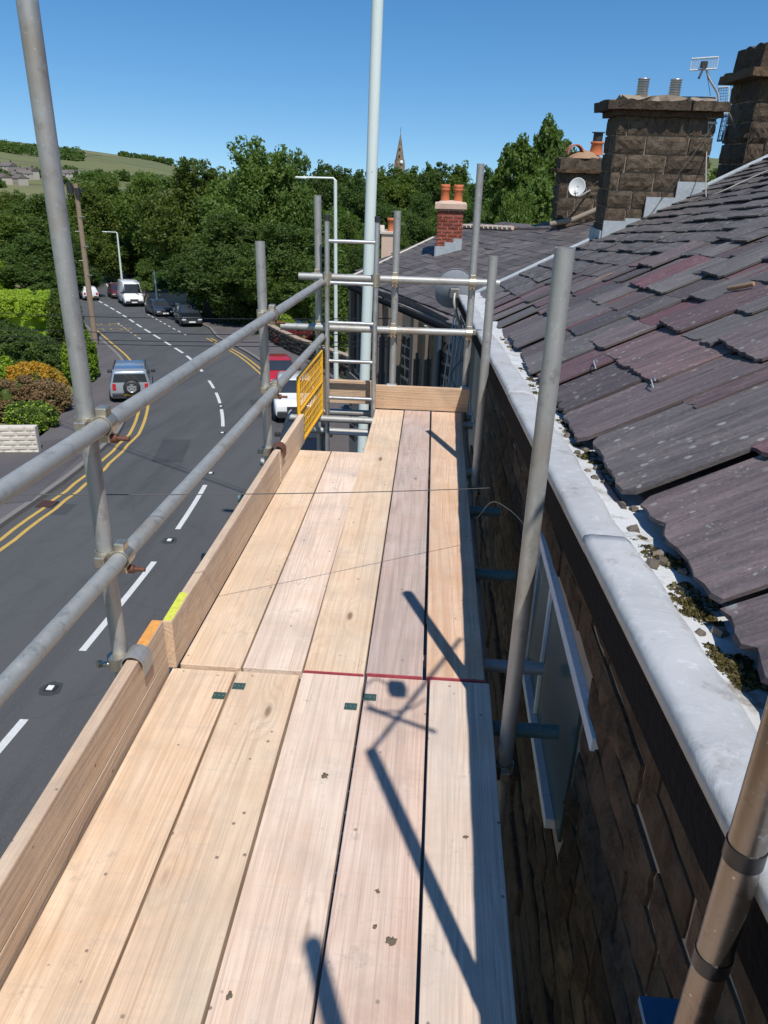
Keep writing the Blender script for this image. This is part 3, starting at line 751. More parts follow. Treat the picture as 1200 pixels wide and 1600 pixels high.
# wires
def catenary(p, q, sag, n=24):
    p = Vector(p); q = Vector(q); return [p.lerp(q, t/n) - Vector((0, 0, sag*4*(t/n)*(1-t/n))) for t in range(n+1)]
o = MB().tube(catenary(CAM + ray(-30, 772)*2.15, (.262, 3.02, .395), .012), .0017, 6).build('thin_wire', CABLE); tag(o, 'thin straight wire stretched across the deck from the rails to the thick pole', 'wire')
pts = [(.25, 4.0, -.15), (.258, 3.6, -.02), (.29, 3.2, .25), (.33, 2.9, .36), (.38, 2.7, .38), (.42, 2.55, .33), (.44, 2.5, .24)]
from mathutils.geometry import interpolate_bezier
def smoothpts(pts, k=6):
    P = [Vector(p) for p in pts]; out = []
    for i in range(len(P)-1):
        p0, p1, p2, p3 = P[max(i-1, 0)], P[i], P[i+1], P[min(i+2, len(P)-1)]
        for j in range(k):
            t = j/k; out.append(.5*((2*p1)+(p2-p0)*t+(2*p0-5*p1+4*p2-p3)*t*t+(3*p1-p0-3*p2+p3)*t**3))
    return out + [P[-1]]
o = MB().tube(smoothpts(pts), .0016, 6).build('wire_loop', CABLEW); tag(o, 'loop of pale wire curling over the gap by the wall', 'wire')
# aerial on the taped pole, above the picture: its shadow lies on the boards
ae = thing('tv_aerial', 'television aerial on the taped pole, seen only as a shadow on the boards', 'aerial', (.360, .662, 2.06))
MB().cyl((.35, .64, 2.03), (.65, 1.28, 2.06), .008, n=10).build('boom', ALU, ae)
MB().cyl((.33, .84, 2.06), (.56, .745, 2.06), .009, n=8).build('dipole', ALU, ae)
MB().box((.395, .92, 2.02), (.455, .985, 2.09)).build('junction_box', TRIM, ae, bevel=.012)
MB().tube(smoothpts([(.43, .94, 2.03), (.34, 1.02, 2.02), (.30, .94, 2.01), (.36, .86, 2.01), (.46, .87, 2.02), (.52, .92, 2.04)]), .004, 6).build('cable', CABLE, ae)

# ------------------------------------------------------------------ our house
HX = .50                                   # wall face
def cop(y): return .393 - .0197*(y-.73), .926 - .079*(y-.73)       # lead outer edge (x, z)
HA = thing('terraced_house', 'stone terraced house beside the scaffold with purple slates and lead edged parapet', 'house', (1.0, 3.0, -5.2))
wall = MB().box((HX+.02, -2.5, -6.2), (HX+.35, 9.9, .0)).build('wall', MORTAR_D, HA)
b = MB(); vs = []
ys = [-2.5, 9.9]
b.add([(HX+.02, -2.5, 0), (HX+.02, 9.9, 0), (HX+.02, 9.9, cop(9.9)[1]-.09), (HX+.02, -2.5, cop(-2.5)[1]-.09),
       (HX+.10, -2.5, 0), (HX+.10, 9.9, 0), (HX+.10, 9.9, cop(9.9)[1]-.09), (HX+.10, -2.5, cop(-2.5)[1]-.09)],
      [(0,1,2,3)[::-1], (4,5,6,7), (3,2,6,7), (0,3,7,4), (1,5,6,2)])
b.build('wall_head', MORTAR_D, HA)
# back volume so no light leaks under the roof
MB().box((HX+.36, -2.5, -6.0), (8.3, 9.9, -.7)).build('house_body', MORTAR_D, HA)
# stone variants: rock faced block, unit size, front face toward -x
def rock_block(seed, rough=.25, nu=6, nv=4):
    rnd = random.Random(seed); b = MB(); vs = []
    for j in range(nv+1):
        for i in range(nu+1):
            u, v = i/nu, j/nv; e = min(u, 1-u, v, 1-v)
            d = .38 if e < .01 else .80 + rough*(rnd.random()-.35) + (rough*.9 if rnd.random() < .18 else 0)
            uu = u + (0 if 0 < i < nu else rnd.uniform(-.012, .012)); vv = v + (0 if 0 < j < nv else rnd.uniform(-.03, .03))
            vs.append((-d, uu, vv))
    fs = [(j*(nu+1)+i, (j+1)*(nu+1)+i, (j+1)*(nu+1)+i+1, j*(nu+1)+i+1) for j in range(nv) for i in range(nu)]
    n0 = len(vs); ring = [i for i in range(nu+1)] + [j*(nu+1)+nu for j in range(1, nv+1)] + [nv*(nu+1)+i for i in range(nu-1, -1, -1)] + [j*(nu+1) for j in range(nv-1, 0, -1)]
    for r in ring: x, y, z = vs[r]; vs.append((1.0, y, z))
    m = len(ring)
    fs += [(ring[k], ring[(k+1) % m], n0+(k+1) % m, n0+k) for k in range(m)]
    b.add(vs, fs); return b
def block_set(name, mat, n=8, rough=.25): return [rock_block(s, rough).mesh(name, mat) for s in range(n)]
BL_D = block_set('stone', STONE_D, 12, .42); BL_S = block_set('stone', STONE, 8, .45); BL_B = block_set('stone', STONE_B, 6, .4)
def lay_blocks(parent, O, u, nout, length, height, courses, lmin, lmax, meshes, depth=.02, gap=.008, holes=(), slopez=0, limit=300, back=.04, seed=1, irregular=0.0, zrot=0):
    """blocks on a vertical face: origin O, along u, outward normal nout (mesh -x is outward)"""
    rnd = random.Random(seed); O = Vector(O); u = Vector(u).normalized(); nout = Vector(nout).normalized(); upv = Vector((0, 0, 1))
    z = 0; cnt = 0
    for h in courses:
        if z + h > height + 1e-6: break
        s = 0.0; first = True
        while s < length - .02:
            l = rnd.uniform(lmin, lmax)
            if first: l *= rnd.uniform(.4, 1); first = False
            if length - s - l < lmin*.5: l = length - s
            hit = any(s < c1 and s+l > c0 and z < d1 and z+h > d0 for c0, c1, d0, d1 in holes)
            if hit:
                for c0, c1, d0, d1 in holes:
                    if s < c1 and s+l > c0 and z < d1 and z+h > d0:
                        if s < c0 - .08: l = c0 - s; hit = False
                        else: s = max(s + .01, c1); l = 0
                        break
            if l > .03 and not hit:
                if cnt < limit:
                    dep = depth*rnd.uniform(.6, 1.35)
                    zz = z + slopez*(s+l/2)
                    ww = l - gap*2; hh = h - gap*2
                    p = O + u*(s+gap) + upv*(zz+gap)
                    M = Matrix(((-nout.x*dep, u.x*ww, 0, p.x), (-nout.y*dep, u.y*ww, 0, p.y), (0, u.z*ww + slopez*ww, hh, p.z), (0, 0, 0, 1)))
                    if irregular: M[2][2] *= rnd.uniform(1-irregular, 1)
                    o = put('stone', rnd.choice(meshes), parent, M)
                    cnt += 1
            s += l
        z += h
    return cnt
rnd = random.Random(3)
crs = [rnd.uniform(.115, .165) for _ in range(18)]
zw0 = -.70
# wall stones, near part: the courses follow the falling parapet
WIN = (3.35, 4.75, -.2, .93)
lay_blocks(wall, (HX+.028, -1.0, .79-.02), (0, 1, 0), (-1, 0, 0), 0.01, 0, [], .2, .3, BL_D)
s_holes = [(1.92+1.0-.02, 3.1+1.0, .45, 1.10)]   # window from y 1.75 to 3.2
lay_blocks(wall, (HX+.019, -1.0, -.70), (0, 1, 0), (-1, 0, 0), 9.0, 1.64, crs, .22, .54, BL_D, depth=.020, gap=.009, holes=s_holes, slopez=-.079, limit=298, seed=4)
stf = MB()
rnd = random.Random(9)
for j in range(24):
    s = -1.0
    while s < 8.5:
        l = rnd.uniform(.3, .6); d = rnd.uniform(.0, .03)
        z0_, z1_ = -.708 - .079*(s+1) - j*.17, -.708 - .079*(s+l+1) - j*.17
        if True:
            x0, x1, y0, y1 = HX-.005-d, HX+.019, s+.006, s+l-.006
            stf.add([(x0,y0,z0_-.158),(x1,y0,z0_-.158),(x1,y1,z1_-.158),(x0,y1,z1_-.158),(x0,y0,z0_),(x1,y0,z0_),(x1,y1,z1_),(x0,y1,z1_)], [(0,3,2,1),(4,5,6,7),(0,1,5,4),(1,2,6,5),(2,3,7,6),(3,0,4,7)])
        s += l
tag(stf.build('stone_courses', STONE_D, wall, bevel=.008, seg=1), kind='stuff')
# lintel, window
wd = MB().box((HX-.006, 1.72, .150), (HX+.06, 3.12, .196)).build('window', WHITE, HA, bevel=.003)
for yy in (3.02,): MB().box((HX-.012, yy, -.50), (HX+.016, yy+.06, .143)).build('frame', WHITE, wd, bevel=.003)
MB().box((HX-.022, 2.05, -.50), (HX+.016, 3.08, -.455)).build('transom_bar', WHITE, wd, bevel=.003)
MB().box((HX-.004, 2.62, -.453), (HX+.015, 2.645, .143)).build('glazing_bar', WHITE, wd, bevel=.003)
MB().box((HX+.008, 1.95, -.453), (HX+.0185, 2.618, .143)).build('pane', PANE, wd)
MB().box((HX+.008, 2.647, -.453), (HX+.0185, 3.08, .143)).build('pane', PANE, wd)
# dark fascia
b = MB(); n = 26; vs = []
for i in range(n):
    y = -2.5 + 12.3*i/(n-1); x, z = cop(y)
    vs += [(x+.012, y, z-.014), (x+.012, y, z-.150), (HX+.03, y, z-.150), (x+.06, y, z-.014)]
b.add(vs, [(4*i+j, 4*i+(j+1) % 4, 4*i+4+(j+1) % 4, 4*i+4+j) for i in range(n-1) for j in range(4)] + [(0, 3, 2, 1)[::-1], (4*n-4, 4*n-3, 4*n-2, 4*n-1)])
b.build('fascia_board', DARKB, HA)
# lead coping in lengths, wavy
def vnoise(y, s): return math.sin(y*3.1+s)*.5 + math.sin(y*7.3+s*2.1)*.3 + math.sin(y*15.7+s*.7)*.2
bounds = [-2.5, -.6, 1.62, 3.35, 5.2, 7.2, 9.8]
for k in range(len(bounds)-1):
    b = MB(); y0, y1 = bounds[k]-.0, bounds[k+1]+.03; n = int((y1-y0)/.04)+2; vs = []
    lift = .002 if k % 2 else 0
    for i in range(n):
        y = y0+(y1-y0)*i/(n-1); x, z = cop(y); wob = vnoise(y*1.7, 1.0)*.009 + random.uniform(-.0012, .0012)
        prof = [(-.003, -.030), (-.005+wob*.3, -.012), (-.001+wob*.6, .001), (.012+wob*.5, .005), (.055, .003+vnoise(y, 4)*.004), (.09, .001+vnoise(y, 2)*.005), (.108+wob, -.008), (.118+wob, -.024), (.128, -.045)]
        for dx, dz in prof: vs.append((x+dx, y, z+dz+lift))
    m = 9
    b.add(vs, [(i*m+j, i*m+j+1, (i+1)*m+j+1, (i+1)*m+j) for i in range(n-1) for j in range(m-1)], True)
    o = b.build('lead_coping', LEAD, HA); md = o.modifiers.new('s', 'SOLIDIFY'); md.thickness = .003
# gutter: whitened lead trough
b = MB(); n = 120; vs = []
for i in range(n):
    y = -2.5+12.3*i/(n-1); x, z = cop(y)
    for j, (dx, dz) in enumerate([(.100, -.022), (.122, -.026), (.15, -.030), (.19, -.034), (.25, -.034), (.30, -.03)]):
        vs.append((x+dx+vnoise(y, j)*.003, y, z+dz+vnoise(y*2, j*1.7)*.004))
b.add(vs, [(i*6+j, i*6+j+1, (i+1)*6+j+1, (i+1)*6+j) for i in range(n-1) for j in range(5)], True)
b.build('gutter', WLEAD, HA)

# moss and silt
def clumps(name, pts, mat, parent, kind='stuff', leaf=.008, per=60, seed=2, rz=.5):
    r = np.random.default_rng(seed); V = []
    for (x, y, z, s) in pts:
        c = r.normal(0, 1, (per, 3)); c *= (s*.5 / np.maximum(1, np.linalg.norm(c, axis=1))[:, None]); c[:, 2] = np.abs(c[:, 2])*rz
        c += (x, y, z); a = r.normal(0, 1, (per, 3)); a /= np.linalg.norm(a, axis=1)[:, None]; b_ = np.cross(a, r.normal(0, 1, (per, 3))); b_ /= np.linalg.norm(b_, axis=1)[:, None]
        L = leaf*r.uniform(.6, 1.4, (per, 1))
        V.append(np.stack([c-a*L-b_*L*.6, c+a*L-b_*L*.6, c+a*L+b_*L*.6, c-a*L+b_*L*.6], 1))
    V = np.concatenate(V).reshape(-1, 3); n = len(V)//4
    me = bpy.data.meshes.new(name); me.from_pydata(V.tolist(), [], [(4*i, 4*i+1, 4*i+2, 4*i+3) for i in range(n)]); me.materials.append(mat); me.update()
    return tag(put(name, me, parent), kind=kind)
gut = bpy.data.objects['gutter']; rnd = random.Random(5); mp_ = []
for _ in range(85):
    y = rnd.choice([rnd.gauss(1.36, .05), rnd.gauss(1.36, .05), rnd.gauss(1.62, .06), rnd.gauss(2.55, .22), rnd.gauss(2.75, .12), rnd.uniform(1.0, 7), rnd.gauss(1.12, .03), rnd.gauss(3.6, .2)]); x, z = cop(y)
    mp_.append((x+rnd.uniform(.135, .20), y, z-.034, rnd.uniform(.010, .055)))
clumps('moss', mp_, MOSS, gut, leaf=.0045, per=70)
# bits of broken slate and mortar in the gutter
CHIP = plain('silt_chips', (.16, .13, .10), .9, scale=40, rndv=.8)
chip = []
for s in range(4):
    b = rock_block(50+s, .5, 3, 3); chip.append(b.mesh('debris', CHIP))
for k in range(46):
    y = rnd.choice([rnd.gauss(2.4, .35), rnd.gauss(1.6, .2), rnd.uniform(.9, 6)]); x, z = cop(y); s = rnd.uniform(.008, .028)
    put('debris', rnd.choice(chip), gut, Matrix.Translation((x+rnd.uniform(.12, .20), y, z-.03)) @ Matrix.Rotation(rnd.uniform(0, 6), 4, 'Z') @ Matrix.Rotation(1.2, 4, 'Y') @ Matrix.Diagonal((s*.4, s, s, 1)))

# ---- slates
def slate_mesh(seed, mat):
    rnd = random.Random(seed); b = MB(); n = 16
    tail = [(i/n + (rnd.uniform(-.018, .018) if 0 < i < n else 0), rnd.uniform(-.010, .010) + (.045*rnd.random() if i in (0, n) else 0) + (.035*rnd.random() if rnd.random() < .12 else 0)) for i in range(n+1)]
    sk = rnd.uniform(-.02, .02)
    tail = [(u, v + sk*(u-.5)) for u, v in tail]
    right = [(1+rnd.uniform(-.010, .006), v) for v in (.25, .6)]; top = [(1, 1), (0, 1)]; left = [(rnd.uniform(-.006, .010), v) for v in (.6, .25)]
    out = tail + right + top + left; m = len(out)
    th = 1.0
    vs = [(u, v, th) for u, v in out] + [(u + (.004 if .2 < u < .8 else 0), v - (rnd.uniform(0, .014) if k <= n else 0), 0) for k, (u, v) in enumerate(out)]
    b.add(vs, [tuple(range(m)), tuple(range(2*m-1, m-1, -1))] + [(i, m+i, m+(i+1) % m, (i+1) % m) for i in range(m)])
    return b.mesh('slate', mat)
SLATE_P = slate_mat('slates_maroon', [(.215, .115, .118), (.19, .105, .108), (.17, .13, .125), (.20, .13, .125)], 1.0)
SLP = [slate_mesh(s, SLATE_P) for s in range(70, 76)]
SLA = [slate_mesh(s, SLATE_A) for s in range(12)]; SLB = [slate_mesh(s+30, SLATE_B) for s in range(10)]
def inpoly(p, poly):
    x, y = p; c = False; j = len(poly)-1
    for i in range(len(poly)):
        if ((poly[i][1] > y) != (poly[j][1] > y)) and (x < (poly[j][0]-poly[i][0])*(y-poly[i][1])/(poly[j][1]-poly[i][1])+poly[i][0]): c = not c
        j = i
    return c
def lay_slates(parent, O, u, v, courses, urange, wfun, meshes, poly=None, limit=300, thick=.012, lift=.03, seed=0, jit=1.0, near_alt=None):
    """u along the eave, v up the slope; courses: list of (v0, exposure)"""
    rnd = random.Random(seed); O = Vector(O); u = Vector(u).normalized(); v = Vector(v).normalized(); nn = u.cross(v).normalized()
    if nn.z < 0: nn = -nn
    flip = u.cross(v).dot(nn) < 0
    todo = []
    for ci, (v0, ex) in enumerate(courses):
        s = urange[0] - rnd.random()*wfun(ci)
        while s < urange[1]:
            wd_ = wfun(ci)*rnd.uniform(.72, 1.3)
            if poly is None or inpoly((s+wd_/2, v0+ex*.5), poly): todo.append((ci, s, wd_, v0 + rnd.uniform(-.02, .02)*ex*jit*2, ex))
            s += wd_
    todo.sort(key=lambda t: ((O + u*t[1] + v*t[3]) - CAM).length / (t[2]*t[4])**.5)
    rest = MB()
    for k, (ci, s, wd_, v0, ex) in enumerate(todo):
        ln = ex*1.9; tl = lift*rnd.uniform(.7, 1.25)*jit if jit > 1 else lift*rnd.uniform(.85, 1.15)
        vv = (v*ln - nn*tl); rot = rnd.gauss(0, .010*jit)
        uu = u*(wd_*(.966 if jit > 1 else .98)) + v*(rot*wd_) + nn*rnd.uniform(-.006, .006)*jit
        p = O + u*s + v*v0 + nn*(tl + .004)
        th = thick*rnd.uniform(.75, 1.35)
        M = Matrix(((uu.x, vv.x, nn.x*th, p.x), (uu.y, vv.y, nn.y*th, p.y), (uu.z, vv.z, nn.z*th, p.z), (0, 0, 0, 1)))
        me = rnd.choice(meshes)
        if near_alt and ci < 2 and s < 4.2 and rnd.random() < .5: me = rnd.choice(near_alt)
        if k < limit:
            # decompose drops shear, which is tiny here
            put('slate', me, parent, M)
        else:
            rest.add([M @ Vector(q) for q in ((0,0,1),(1,0,1),(1,1,1),(0,1,1),(0,0,0),(1,0,0),(1,1,0),(0,1,0))], [(0,1,2,3),(0,4,5,1),(1,5,6,2),(3,7,4,0)])
    if rest.v: tag(rest.build('slates_beyond', meshes[0].materials[0], parent), kind='stuff')
    return len(todo)
PT = rad(27)
eave = Vector((-.013, 1, -.09)).normalized()
upv = Vector((math.cos(PT), 0, math.sin(PT)))
OA = Vector((.578, 0, .982))
nA = upv.cross(eave); nA = nA if nA.z > 0 else -nA
roofA = MB(); L_ = 4.6
vs = [OA + eave*a + upv*b_ - nA*.02 for a, b_ in ((-2.5, .05), (10.0, .05), (10.0, L_), (-2.5, L_))]
vs += [q - nA*.08 for q in vs]
roofA.add(vs, [(0,1,2,3), (4,5,6,7), (0,1,5,4), (1,2,6,5), (2,3,7,6), (3,0,4,7)])
back = Vector((math.cos(PT), 0, -math.sin(PT)))
rg = OA + upv*L_
vs = [rg + eave*-2.5, rg + eave*10, rg + eave*10 + back*4.5, rg + eave*-2.5 + back*4.5]
roofA.add([q - nA*.02 for q in vs], [(0,1,2,3)])
roofA = roofA.build('roof', SLATE_B, HA)
cs = []; v0 = 0.0; exs = [.33, .28, .25, .23, .215, .205, .195, .19, .18, .18, .175, .17, .165, .165, .16, .16, .155, .155, .15, .15, .15, .15, .15]
for e in exs:
    if v0 + e > L_: break
    cs.append((v0, e)); v0 += e
wA = lambda ci: [.56, .46, .42, .38, .36, .34, .33, .32][ci] if ci < 8 else .30
ncnt = lay_slates(roofA, OA, eave, upv, cs, (.2, 9.85), wA, SLA, limit=300, thick=.0095, lift=.028, seed=21, jit=1.15, near_alt=SLP)
# starter bed that closes the eave
# verge strip where the next roof begins
p0 = OA + eave*9.93; b = MB(); b.tube([p0 + upv*t*L_/8 + nA*.045 + Vector((0, vnoise(t, 2)*.02, 0)) for t in range(9)], .03, 6); b.build('verge_mortar', FLASH, HA)
# wire tingles and twigs on the slates
def onroof(px, py, h=.05):
    d = ray(px, py); t = ((OA + nA*h) - CAM).dot(nA)/d.dot(nA); return CAM + d*t
for (px, py) in ((931, 570), (1021, 600)):
    p = onroof(px, py+6); q = onroof(px-3, py-6); MB().tube([p, (p+q)/2+nA*.012, q, q+Vector((.006, .004, .01)), (p+q)/2+Vector((.008, .0, .014))], .0028, 6).build('slate_clip', FLASH, HA)
TWIG = plain('dead_wood', (.32, .20, .12), .8)
o = MB().cyl(onroof(928, 439, .045), onroof(957, 427, .045), .006, n=6).build('twig', TWIG); tag(o, 'short orange brown stick lying on the slates', 'stick')
o = MB().tube([onroof(1138, 451, .06), onroof(1160, 447, .062), onroof(1178, 443, .06)], .011, 7).build('twig', TWIG); tag(o, 'thicker crusty stick lying high on the slates at the right', 'stick')
o = MB().cyl(onroof(937, 740, .0), onroof(975, 795, .0), .008, n=8).build('twig', plain('twig_dark', (.08, .06, .06), .7)); tag(o, 'dark twig lying in the gutter under the slate edge', 'stick')

# ---- chimneys
def chimney_body(parent, x0, x1, y0, y1, z0, z1, meshes, ch, lmin, lmax, core, seed=1, depth=.02, name='chimney', label=None, taper=0):
    cy = MB().box((x0+.02, y0+.02, z0), (x1-.02, y1-.02, z1)).build(name, core, parent)
    if label: cy['label'] = label
    H_ = z1 - z0; n = int(round(H_/ch)); cc = [H_/n]*n
    lay_blocks(cy, (x0, y0+.012, z0), (1, 0, 0), (0, -1, 0), x1-x0, H_+.01, cc, lmin, lmax, meshes, depth=depth, gap=.0085, seed=seed)
    lay_blocks(cy, (x0+.012, y1, z0), (0, -1, 0), (-1, 0, 0), y1-y0, H_+.01, cc, lmin, lmax, meshes, depth=depth, gap=.0085, seed=seed+1)
    lay_blocks(cy, (x1-.012, y0, z0), (0, 1, 0), (1, 0, 0), y1-y0, H_+.01, cc, lmin, lmax, meshes, depth=depth, gap=.0085, seed=seed+2)
    return cy
def slab(b, x0, x1, y0, y1, z0, z1, seed=0, amp=.012, nu=10):
    r = random.Random(seed); vs = []
    per = [(x0+(x1-x0)*i/nu, y0) for i in range(nu)] + [(x1, y0+(y1-y0)*i/nu) for i in range(nu)] + [(x1-(x1-x0)*i/nu, y1) for i in range(nu)] + [(x0, y1-(y1-y0)*i/nu) for i in range(nu)]
    m = len(per)
    lo = [(x+r.uniform(-amp, amp), y+r.uniform(-amp, amp), z0+r.uniform(-amp, amp)*.4) for x, y in per]
    hi = [(x+r.uniform(-amp, amp), y+r.uniform(-amp, amp), z1+r.uniform(-amp, amp)) for x, y in per]
    c = ((x0+x1)/2, (y0+y1)/2, z1+amp)
    b.add(lo+hi+[c], [(i, (i+1) % m, m+(i+1) % m, m+i) for i in range(m)] + [(m+i, m+(i+1) % m, 2*m) for i in range(m)] + [tuple(range(m))[::-1]])
    return b
c2 = chimney_body(HA, 1.87, 2.93, 9.62, 10.25, .45, 2.14, BL_S, .19, .24, .50, MORTAR, seed=21, depth=.024, label='large brown stone chimney stack on the near roof')
x = 1.80
for i, wdt in enumerate((.36, .52, .40)):
    slab(MB(), 1.72+(0, .37, .90)[i], 1.72+(0, .37, .90)[i]+wdt, 9.50, 10.38, 2.20, 2.29, seed=i).build('cap_stone', STONE, c2)
slab(MB(), 1.82, 2.98, 9.57, 10.30, 2.14, 2.20, 5).build('neck_course', STONE_D, c2)
slab(MB(), 1.9, 2.9, 9.7, 10.2, 2.29, 2.33, 6, .03).build('flaunching', MORTAR, c2)
for x in (2.14, 2.49):
    b = MB(); b.lathe([(0, .19), (.05, .195), (.062, .19)] + [(r, .18-.024*k-(0 if r > .055 else .012)) for k in range(7) for r in (.066, .066, .052)][:20] + [(.058, .0)], (x, 9.85, 2.33), n=18); b.build('flue_cowl', ALU, c2)
# stepped lead flashing on the front face
def roofz(x, y): 
    p = OA; return p.z + (x-p.x)*math.tan(PT) - .09*(y-p.y)
xs = [1.86, 2.10, 2.30, 2.62, 2.95]
for k in range(4):
    zt_ = roofz(xs[k+1], 9.6)+(.17 if k != 1 else .10); zb_ = roofz(xs[k], 9.6)+.02; zb2 = roofz(xs[k+1], 9.6)+.02
    b = MB(); b.add([(xs[k], 9.578, zb_), (xs[k+1], 9.578, zb2), (xs[k+1], 9.578, zt_), (xs[k], 9.578, zt_), (xs[k], 9.60, zb_), (xs[k+1], 9.60, zb2), (xs[k+1], 9.60, zt_), (xs[k], 9.60, zt_)],
        [(0,1,2,3), (4,7,6,5), (0,4,5,1), (1,5,6,2), (2,6,7,3), (3,7,4,0)]); b.build('lead_flashing', FLASH, c2)
b = MB(); n = 8; vs = []
for i in range(n+1):
    x = 1.78 + 1.2*i/n
    for yy, dz in ((9.59, .055), (9.44, .05)): vs.append((x, yy, roofz(x, yy)+dz+vnoise(x*3, yy)*.004))
b.add(vs, [(2*i, 2*i+1, 2*i+3, 2*i+2) for i in range(n)], True); q = b.build('flashing_apron', FLASH, c2); q.modifiers.new('s', 'SOLIDIFY').thickness = .004
MB().box((1.835, 9.60, roofz(1.85, 9.6)-.1), (1.862, 10.27, roofz(1.85, 10.2)+.24)).build('lead_flashing', FLASH, c2)
# right chimney
c3 = chimney_body(HA, 3.63, 4.55, 10.55, 11.5, 1.0, 2.62, BL_S, .23, .3, .6, MORTAR_D, seed=41, depth=.035, label='taller stone chimney cut by the right edge')
slab(MB(), 3.48, 4.7, 10.40, 11.65, 2.62, 2.72, 7).build('cap_stone', STONE_D, c3)
slab(MB(), 3.60, 4.6, 10.52, 11.5, 2.72, 2.97, 8, .02).build('cap_stone', STONE, c3)
MB().lathe([(.15, 0), (.14, .08), (.115, .12), (.10, .45), (.12, .47), (.12, .52), (.1, .52)], (4.12, 10.95, 2.97), n=18).build('chimney_pot', TERRA, c3)
MB().lathe([(0, .3), (.12, .28), (.2, .2), (.2, .16), (.12, .14)], (4.10, 10.95, 3.42), n=18).build('pot_cowl', TRIM, c3)
MB().box((3.45, 10.45, 1.36), (3.7, 11.4, 1.42)).build('ledge_stone', STONE_D, c3)
slab(MB(), 3.85, 4.6, 10.3, 10.5, 1.72, 1.80, 3, .02).build('ridge_stone', STONE, c3)

# ---- next house, roof on the same pitch, facade turned with the street
SB = onY(735, 521, 10.3); KB = onY(533, 437, 16.0); RB = onY(870, 356, 15.6)
uB = (KB-SB).normalized(); nB = (RB-SB).cross(uB).normalized(); nB = nB if nB.z > 0 else -nB
vB = nB.cross(uB); vB = vB if vB.z > 0 else -vB
def uv(p): d = p-SB; return d.dot(uB), d.dot(vB)
def onB(px, py, h=0.0):
    d = ray(px, py); t = ((SB+nB*h)-CAM).dot(nB)/d.dot(nB); return CAM + d*t
polyB = [uv(onB(*p)) for p in ((735, 521), (700, 497), (640, 468), (533, 437), (677, 370), (723, 353), (870, 356), (1000, 318), (1080, 290), (905, 392), (772, 461))]
HB = thing('terraced_house', 'next terraced house down the street, dark facade turned to the road under a slate roof', 'house', (1.2, 12.5, -6.3))
rb = MB(); top = [SB + uB*a + vB*c for a, c in polyB]; n = len(top)
rb.add(top + [q - nB*.12 for q in top], [tuple(range(n)), tuple(range(2*n-1, n-1, -1))] + [(i, (i+1) % n, n+(i+1) % n, n+i) for i in range(n)])
rbo = rb.build('roof', SLATE_B, HB)
us = [p[0] for p in polyB]; vsB = [p[1] for p in polyB]
cs = []; v0 = min(vsB)
while v0 < max(vsB): cs.append((v0, .20)); v0 += .20
lay_slates(rbo, SB, uB, vB, cs, (min(us), max(us)), lambda ci: .30, SLB, polyB, limit=300, thick=.010, lift=.018, seed=5, jit=.8)
# pale mortared ridge tiles
b1, b2 = onB(719, 354, .06), onB(803, 358, .06); k = 12
for i in range(k):
    p = b1.lerp(b2, i/k); q = b1.lerp(b2, (i+.72)/k)
    MB().tube([p + Vector((0, 0, .02)), q + Vector((0, 0, .02))], .04, 8).build('ridge_tile', CREAM if i % 2 == 0 else PINKR, rbo)
MB().tube([onB(540, 436, .03), onB(677, 371, .03)], .022, 6).build('verge_mortar', CREAM, rbo)
MB().tube([onB(803, 358, .03), onB(872, 357, .03)], .05, 8).build('ridge_cap', SLATE_B, rbo)
# facade B
fu = Vector((uB.x, uB.y, 0)).normalized(); fn = Vector((-fu.y, fu.x, 0)); fn = fn if fn.x < 0 else -fn
FO = Vector((SB.x, SB.y, 0)) - fn*.16 + fu*.45; FL = (Vector((KB.x, KB.y, 0)) - Vector((SB.x, SB.y, 0))).length - .55
def fac(a, z, d=0.0): q = FO + fu*a + fn*d; return Vector((q.x, q.y, z))
def zeave(a): return SB.z + (KB.z-SB.z)*((a+.45)/((KB-SB).length)) - .06
def fbox(a0, a1, z0, z1, d0, d1, name, mat, parent, bevel=0, slope=True):
    q = [fac(a, z, d) for z in (0, 1) for a, d in ((a0, d0), (a1, d0), (a1, d1), (a0, d1))]
    zz = [z0]*4 + [z1]*4
    if slope is not True:
        zz = [z0]*4 + [slope(a0), slope(a1), slope(a1), slope(a0)]
    vs = [(p.x, p.y, z) for p, z in zip(q, zz)]
    b = MB().add(vs, [(0,3,2,1),(4,5,6,7),(0,1,5,4),(1,2,6,5),(2,3,7,6),(3,0,4,7)])
    bb = b.build(name, mat, parent, bevel=bevel)
    return bb
wB = fbox(0, FL, -7.0, 0, -.4, 0, 'wall', MORTAR_D, HB, slope=zeave)
zB0 = -3.6
wins = []
aa = .95
while aa < FL - .6: wins.append((aa, aa+.85)); aa += 1.75
holes = [(a0-.14, a1+.14, .6, 3.4) for a0, a1 in wins]
lay_blocks(wB, fac(0, zB0, -.015), fu, fn, FL, 2.95, [.18]*16, .25, .5, BL_B, depth=.03, gap=.006, holes=holes, limit=300, seed=8, slopez=-.06)
for a0, a1 in wins:
    zt_ = min(zeave(a1)-.1, -.7); zb_ = zt_ - 1.55
    wo = fbox(a0, a1, zb_, zt_, -.02, .012, 'window', GLASS, HB)
    fbox(a0-.14, a0, zb_-.1, zt_+.1, -.02, .09, 'stone_surround', plain('sandstone_surround', (.15, .125, .105), .85, scale=12), wo, .005)
    fbox(a1, a1+.14, zb_-.1, zt_+.1, -.02, .09, 'stone_surround', bpy.data.materials['sandstone_surround'], wo, .005)
    fbox(a0-.18, a1+.18, zb_-.26, zb_-.1, -.02, .13, 'sill', bpy.data.materials['sandstone_surround'], wo, .005)
    fbox((a0+a1)/2-.05, (a0+a1)/2+.05, zb_, zt_, .012, .07, 'mullion', bpy.data.materials['sandstone_surround'], wo, .004)
    for s_ in (a0+.02, (a0+a1)/2+.06): fbox(s_, s_+.05, zb_, zt_, .012, .04, 'frame', WHITE, wo)
